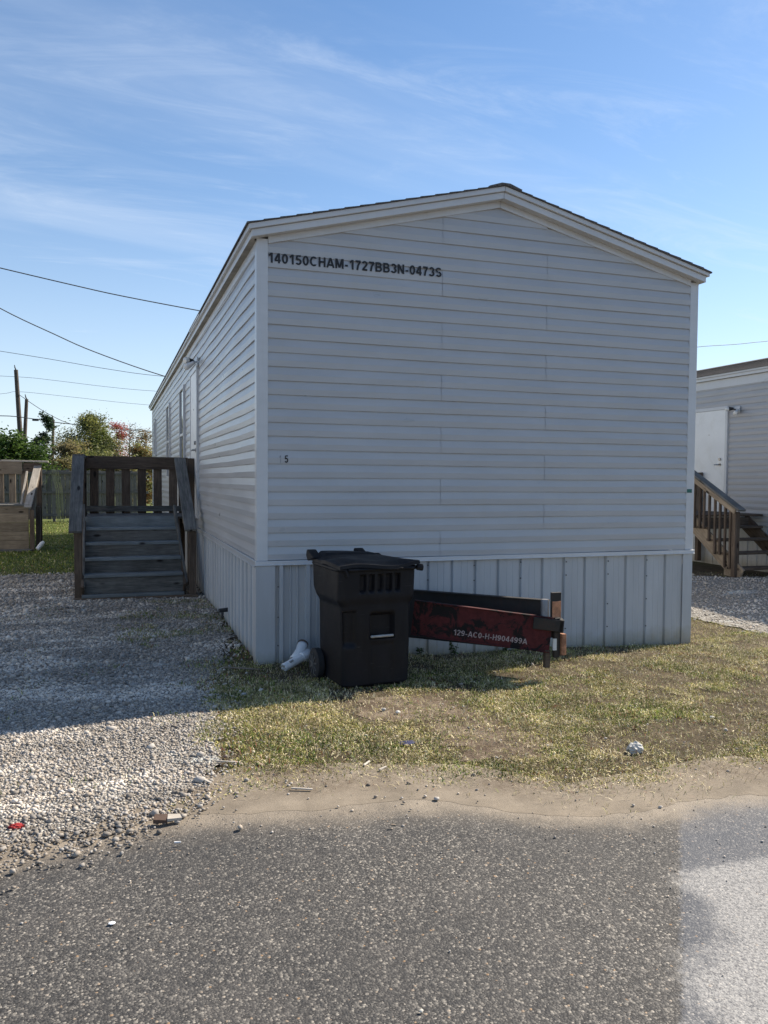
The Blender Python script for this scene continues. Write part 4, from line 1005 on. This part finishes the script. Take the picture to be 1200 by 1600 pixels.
def weed(loc, h, n, label, seed):
    g = np.random.default_rng(seed); o = empty('weed', (*loc, float(gz(*loc))), label, 'weed'); mb = MB(); cs = []
    for k in range(5):
        a = g.uniform(0, 6.3); tip = Vector((loc[0]+math.cos(a)*h*.35, loc[1]+math.sin(a)*h*.25, float(gz(*loc))+h*g.uniform(.6, 1))); b0 = Vector((*loc, float(gz(*loc)))); mb.tube([b0, (b0+tip)/2+Vector((0, 0, h*.1)), tip], [.003, .0025, .0012], 5)
        for q in range(n//5): t = g.uniform(.3, 1); p = b0.lerp(tip, t); cs.append((p.x, p.y, p.z))
    mb.build('stem', BARK, o); leafmesh('leaves', np.array(cs), .035, np.array([(.06, .10, .03)])*g.uniform(.6, 1.4, (len(cs), 1)), seed, o)
weed((1.72, -.12), .17, 40, 'small dark weed growing at the foot of the skirting below the hitch', 5)
weed((2.22, -.10), .09, 20, 'tiny weed at the foot of the skirting, right of the taller one', 6)
weed((1.42, -.06), .08, 20, 'tiny weed at the foot of the skirting beside the bin', 7)
weed((9.93, 5.6), .3, 40, 'leafy weed under the open steps of the grey home', 8)

# ------------------------------------------------------------------ poles and wires
def pole(p0, p1, r, label, arm=False):
    o = empty('utility_pole', (p0[0], p0[1], 0), label, 'utility pole', None)
    q0 = Vector(p0); q1 = Vector(p1); d = (q1-q0); b = q0-d*(q0.z/d.z)
    mb = MB(); mb.tube([b, b.lerp(q1, .5), q1], [r*1.15, r, r*.8], 12); mb.build('pole_shaft', POLE, o, smooth=True)
    mb = MB(); mb.tube([q1, q1+Vector((-.05, 0, .12)), q1+Vector((-.08, 0, .28))], [.04, .035, .02], 8); mb.build('insulator', DARKM, o)
pole((-6.05, 45.0, 1.52), (-6.36, 45.0, 7.75), .14, 'tallest leaning utility pole behind the green tree at far left')
pole((-6.12, 45.6, 1.52), (-5.86, 45.6, 6.13), .12, 'shorter utility pole leaning right, beside the tallest pole')
pole((-4.48, 45.3, 1.53), (-4.38, 45.3, 4.94), .09, 'thin dark utility pole behind the wispy pine')
def wire(pts, r, label):
    mb = MB(); P = [Vector(p) for p in pts]; out = []
    for i in range(len(P)-1):
        a = P[max(i-1, 0)]; b = P[i]; c = P[i+1]; d = P[min(i+2, len(P)-1)]
        for k in range(5):
            t = k/5; out.append(.5*((2*b)+(c-a)*t+(2*a-5*b+4*c-d)*t*t+(-a+3*b-3*c+d)*t**3))
    out.append(P[-1]); mb.tube(out, r, 6); tag(mb.build('power_line', WIRE, None), label, 'cable', None)
wire([(-6.9, 20.0, 8.19), (-4.24, 20.0, 7.73), (-2.08, 20.0, 7.37), (-0.76, 20.0, 7.17), (1.58, 20.0, 6.89), (4.68, 20.0, 6.56)], .016, 'topmost black cable crossing the sky left of the roof')
wire([(-6.45, 21.0, 7.9), (-4.37, 21.0, 6.73), (-2.86, 21.0, 6.05), (-1.61, 21.0, 5.54), (0.54, 21.0, 4.87), (3.13, 21.0, 4.29)], .016, 'steeply sagging black cable, second from the top at left')
wire([(-10.93, 44.0, 9.08), (-7.08, 44.0, 8.65), (-4.3, 44.0, 8.32), (-1.41, 44.0, 7.94), (1.8, 44.0, 7.65), (8.3, 44.0, 7.47)], .014, 'thin cable passing above the tops of both utility poles')
wire([(-11.15, 45.0, 7.35), (-6.28, 45.0, 7.35), (-4.37, 45.0, 7.24), (-1.43, 45.0, 6.99), (1.44, 45.0, 6.84), (8.49, 45.0, 6.68)], .010, 'faint cable joined just below the top of the tallest pole')
wire([(-11.18, 45.0, 5.87), (-7.22, 45.0, 6.32), (-6.2, 45.0, 6.49), (-3.41, 45.0, 6.3), (1.02, 45.0, 5.98), (8.49, 45.0, 5.74)], .009, 'faint cable joined lower on the tallest pole')
wire([(-6.2, 44.9, 6.31), (-4.78, 44.9, 5.33), (-3.33, 44.9, 4.67), (-1.77, 44.9, 4.64), (1.27, 44.9, 4.37), (7.67, 44.9, 3.88)], .018, 'cable dropping from the tallest pole into the tree tops')
wire([(-11.19, 44.8, 4.75), (-7.24, 44.8, 5.04), (-5.46, 44.8, 4.92), (-4.03, 44.8, 4.73), (1.35, 44.8, 4.29)], .024, 'lowest thick cable with a small splice box, left of the trees')
wire([(36.64, 45.0, 11.0), (41.72, 45.0, 11.88), (45.58, 45.0, 12.33), (48.74, 45.0, 12.77), (58.86, 45.0, 14.08)], .022, 'cable above the roof of the grey mobile home at right')
mb = MB(); mb.box(-5.5, -5.15, 44.72, 44.88, 4.80, 4.93); tag(mb.build('splice_box', DARKM, None, bevel=.02), 'small dark splice box hanging on the lowest cable', 'splice box')

# ------------------------------------------------------------------ trees
def tree(name, x, y, base, h, rw, nleaf, size, pal, label, cat, seed, trunk_h=.35, nb=22, limbs=True, sparse=1., trunk_r=.06, squash=1., conic=0.):
    g = np.random.default_rng(seed); o = empty(name, (x, y, 0), label, cat)
    mb = MB(); tips = []
    top = Vector((x+g.uniform(-.15, .15)*rw, y, h*.92)); b0 = Vector((x, y, -.05))
    mb.tube([b0, b0.lerp(top, .35)+Vector((g.uniform(-.1, .1), 0, 0)), b0.lerp(top, .7), top], [trunk_r, trunk_r*.8, trunk_r*.45, trunk_r*.12], 8)
    for k in range(nb):
        t = g.uniform(trunk_h, .97); s = b0.lerp(top, t); a = g.uniform(0, 2*PI)
        rr = rw*(math.sin(PI*min(1, max(0.08, (t-base/h*.6)/(1.05-base/h*.6))))**.6 if not conic else (1-t)**.8+.08)*g.uniform(.5, 1.05)
        e = s+Vector((math.cos(a)*rr, math.sin(a)*rr*.8, abs(rr)*g.uniform(.1, .75)*squash)); e.z = min(e.z, h*1.02)
        m_ = s.lerp(e, .5)+Vector((0, 0, rr*.06)); mb.tube([s, m_, e], [trunk_r*.30, trunk_r*.18, trunk_r*.06], 5)
        tips.append((s, e, rr))
        for q in range(3):
            e2 = m_.lerp(e, g.uniform(.2, .9))+Vector(g.normal(0, .28*rr+.05, 3)); mb.tube([m_.lerp(e, .3), e2], [trunk_r*.10, trunk_r*.03], 4); tips.append((m_, e2, rr*.6))
    mb.build('trunk', BARK, o)
    if nleaf:
        cs = []; nleaf = int(nleaf*1.7); size *= 1.25; per = nleaf//len(tips); cc = []
        for s, e, rr in tips:
            if g.random() > sparse: continue
            t = g.uniform(.45, 1.08, (per, 1)); c = np.array(s)*(1-t)+np.array(e)*t+g.normal(0, 1, (per, 3))*(np.array([.34, .34, .28])*max(rr, .3*rw)+.03)
            tone = g.uniform(.75, 1.25); pc = np.array(pal)[g.integers(0, len(pal))]; mixc = np.array(pal)[g.integers(0, len(pal), per)]
            cs.append(c); cc.append((pc*.6+mixc*.4)*tone*g.uniform(.75, 1.25, (per, 1)))
        cs = np.concatenate(cs); cc = np.concatenate(cc); k = cs[:, 2] > base*.3; leafmesh('crown', cs[k], size, cc[k], seed+1, o)
    return o
DG = [(.03, .065, .014), (.055, .10, .02), (.09, .145, .03)]; OL = [(.11, .12, .045), (.16, .17, .055), (.23, .235, .06), (.09, .11, .04)]
BR = [(.20, .17, .085), (.16, .14, .08), (.26, .21, .09), (.11, .11, .05)]; RD = [(.38, .09, .08), (.45, .13, .11), (.26, .10, .07)]; OR = [(.28, .12, .05), (.20, .14, .065), (.13, .12, .06)]
tree('broadleaf_tree', -5.1, 26, .6, 3.0, 1.15, 9000, .11, DG, 'dense dark green broadleaf tree just beyond the fence at far left', 'tree', 31, .2, 30)
tree('broadleaf_tree', -3.85, 26.3, .5, 2.75, .85, 6000, .10, DG, 'lower dark green tree right of the dense one, beyond the fence', 'tree', 32, .2, 26)
tree('broadleaf_tree', -6.6, 26.6, .5, 3.1, 1.1, 5000, .11, DG, 'dark green tree at the very left edge beyond the fence', 'tree', 33, .2, 24)
tree('conifer', -6.37, 60, 1., 4.95, .8, 3500, .16, [(.03, .05, .03), (.045, .065, .04)], 'small distant conifer standing right of the leaning poles', 'tree', 34, .25, 26, conic=1)
tree('wispy_pine', -4.66, 44, 3.2, 5.55, .45, 900, .12, [(.03, .055, .03), (.04, .07, .035)], 'tall thin pine with tufts only at its top, near the thin pole', 'tree', 35, .70, 9, trunk_r=.05, sparse=.9)
tree('wispy_pine', -4.86, 44.3, 1.5, 4.1, .4, 900, .12, [(.03, .045, .03), (.05, .06, .04)], 'short dark pine at the foot of the tall thin pine', 'tree', 135, .4, 12, trunk_r=.04, sparse=.7)
tree('autumn_tree', -3.2, 33, .9, 3.3, .75, 5000, .08, BR, 'brown and olive bush between the dark tree and the tall olive tree', 'tree', 36, .2, 24)
tree('autumn_tree', -2.75, 34, .9, 3.75, .75, 4500, .075, BR+OL, 'greyish brown slender tree left of the tall olive tree', 'tree', 37, .25, 22)
tree('autumn_tree', -2.3, 38, .9, 5.0, 1.3, 13000, .085, OL, 'tall rounded olive green tree, biggest of those above the porch railing', 'tree', 38, .22, 44, trunk_r=.08)
tree('autumn_tree', -1.6, 37, .8, 4.1, .75, 6000, .085, [(.13, .16, .035), (.09, .12, .03), (.17, .18, .05)], 'yellow green tree merging with the right side of the tall olive tree', 'tree', 39, .2, 30)
tree('autumn_tree', -.88, 42, 1.2, 4.95, .8, 3000, .07, RD, 'slim tree with bright red autumn leaves', 'tree', 40, .3, 26)
tree('bare_tree', -.25, 40, 1.5, 4.95, .8, 260, .06, OR, 'nearly leafless grey tree right of the red one', 'tree', 41, .35, 26, trunk_r=.07)
tree('autumn_tree', .45, 36, 1.0, 4.25, .85, 1900, .07, OR+BR, 'thin rusty orange tree beside the corner of the white home', 'tree', 42, .25, 28)
tree('bush', .25, 32, .3, 3.1, .9, 5200, .08, OR+OL, 'reddish brown bush at the foot of the rusty orange tree', 'bush', 43, .15, 22)
tree('bush', -.75, 30, .3, 2.95, .9, 6200, .08, OL+BR, 'low olive bush in front of the red leaved tree', 'bush', 44, .15, 24)
tree('bush', -1.9, 31, .3, 2.75, .8, 5200, .08, OL+[(.15, .17, .04)], 'low yellow green bush in front of the tall olive tree', 'bush', 45, .15, 24)
tree('bush', -3.0, 29, .3, 2.4, .7, 4200, .07, BR+[(.22, .22, .07)], 'low sunlit bush peeping over the fence by the tan porch', 'bush', 46, .15, 22)
# arching grass stems over the fence
g = np.random.default_rng(77); GS = empty('tall_grass', (-2.9, 22.8, 0), 'pale arching grass stems leaning over the fence by the dark porch', 'plant'); mb = MB()
for k in range(9):
    x0 = -2.75+g.uniform(-.12, .12); a = g.uniform(-1, 0); mb.tube([(x0, 22.75, 0), (x0+a*.08, 22.7, 1.1), (x0+a*.35, 22.65, 1.75+g.uniform(-.1, .15)), (x0+a*.75, 22.6, 1.55+g.uniform(-.3, .1))], [.006, .006, .005, .003], 4)
mb.build('stems', m_simple('pale_stem', (.34, .34, .16), .7), GS)

# ------------------------------------------------------------------ light
a_, b_ = 1.12, .335            # the sun stands (a_, b_, 1) away
sd = Vector((a_, b_, 1)).normalized(); el = math.asin(sd.z); az = math.atan2(sd.x, sd.y)
sl = bpy.data.lights.new('sun', 'SUN'); sl.energy = 5.0; sl.angle = math.radians(.53); sl.color = (1, .90, .76)
so = bpy.data.objects.new('sun', sl); C.objects.link(so); so.rotation_euler = sd.to_track_quat('Z', 'Y').to_euler(); so.location = (20, 6, 20)
w = bpy.data.worlds.new('World'); S.world = w; w.use_nodes = True; nt = w.node_tree; N = nt.nodes; Lk = nt.links
bg = N['Background']; sky = N.new('ShaderNodeTexSky'); sky.sky_type = 'NISHITA'; sky.sun_disc = False; sky.sun_elevation = el; sky.sun_rotation = az
sky.altitude = 0; sky.air_density = 1.0; sky.dust_density = .2; sky.ozone_density = 2.5
tc = N.new('ShaderNodeTexCoord'); sp = N.new('ShaderNodeSeparateXYZ'); Lk.new(tc.outputs['Generated'], sp.inputs[0])
def M2(op, a, b=0., c=False):
    m = N.new('ShaderNodeMath'); m.operation = op; m.use_clamp = c
    for i, v in ((0, a), (1, b)):
        if isinstance(v, (int, float)): m.inputs[i].default_value = v
        else: Lk.new(v, m.inputs[i])
    return m.outputs[0]
zc = M2('ADD', M2('MAXIMUM', sp.outputs['Z'], 0.), .12)
cx = M2('DIVIDE', sp.outputs['X'], zc); cy = M2('DIVIDE', sp.outputs['Y'], zc); cb = N.new('ShaderNodeCombineXYZ'); Lk.new(cx, cb.inputs[0]); Lk.new(cy, cb.inputs[1])
def cl(scale, rot, sc, det, rough, dist, lo, hi, amt):
    mp = N.new('ShaderNodeMapping'); mp.inputs['Scale'].default_value = scale; mp.inputs['Rotation'].default_value = (0, 0, rot); Lk.new(cb.outputs[0], mp.inputs['Vector'])
    n = N.new('ShaderNodeTexNoise'); n.inputs['Scale'].default_value = sc; n.inputs['Detail'].default_value = det; n.inputs['Roughness'].default_value = rough; n.inputs['Distortion'].default_value = dist; Lk.new(mp.outputs[0], n.inputs['Vector'])
    r = N.new('ShaderNodeMapRange'); r.interpolation_type = 'SMOOTHSTEP'; r.inputs['From Min'].default_value = lo; r.inputs['From Max'].default_value = hi; r.inputs['To Max'].default_value = amt; Lk.new(n.outputs['Fac'], r.inputs['Value']); return r.outputs[0]
c1 = cl((.40, .8, 1), -.35, .50, 7, .58, .9, .34, .80, .62)
c2 = cl((.6, 1.9, 1), -.9, 1.9, 9, .68, 1.6, .42, .90, .34)
front = M2('ADD', M2('MULTIPLY', sp.outputs['Y'], .6), .65, True)
hz = M2('POWER', M2('SUBTRACT', 1., M2('MAXIMUM', sp.outputs['Z'], 0.), True), 5.6)
fac = M2('MAXIMUM', M2('MULTIPLY', M2('MINIMUM', M2('ADD', c1, c2), .9), front), M2('MULTIPLY', hz, .85))
mx = N.new('ShaderNodeMixRGB'); Lk.new(fac, mx.inputs[0]); hs = N.new('ShaderNodeHueSaturation'); hs.inputs['Saturation'].default_value = 1.13; hs.inputs['Value'].default_value = 1.38; Lk.new(sky.outputs[0], hs.inputs['Color']); Lk.new(hs.outputs[0], mx.inputs[1]); mx.inputs[2].default_value = (7.4, 8.3, 9.6, 1)
Lk.new(mx.outputs[0], bg.inputs['Color']); bg.inputs['Strength'].default_value = .061

for o in list(C.objects):
    if o.parent is None and o.get('category') in GROUPS and 'group' not in o: o['group'] = GROUPS[o['category']]
# ------------------------------------------------------------------ camera
cam = bpy.data.cameras.new('camera'); co_ = bpy.data.objects.new('camera', cam); C.objects.link(co_); S.camera = co_
cam.sensor_fit = 'HORIZONTAL'; cam.sensor_width = 36; cam.lens = 36*1256.2/1200; cam.clip_end = 2000; cam.clip_start = .05
yaw, pitch, roll = .3272, -.0409, .0066
fw = Vector((math.sin(yaw)*math.cos(pitch), math.cos(yaw)*math.cos(pitch), math.sin(pitch))); rt = Vector((math.cos(yaw), -math.sin(yaw), 0)); up = rt.cross(fw)
r2 = rt*math.cos(roll)+up*math.sin(roll); u2 = -rt*math.sin(roll)+up*math.cos(roll)
M = Matrix((r2, u2, -fw)).transposed().to_4x4(); M.translation = (-1.147, -6.596, 1.527); co_.matrix_world = M
S.view_settings.view_transform = 'Standard'; S.view_settings.look = 'None'; S.view_settings.gamma = 1; S.view_settings.exposure = .92
S.render.resolution_x = 768; S.render.resolution_y = 1024
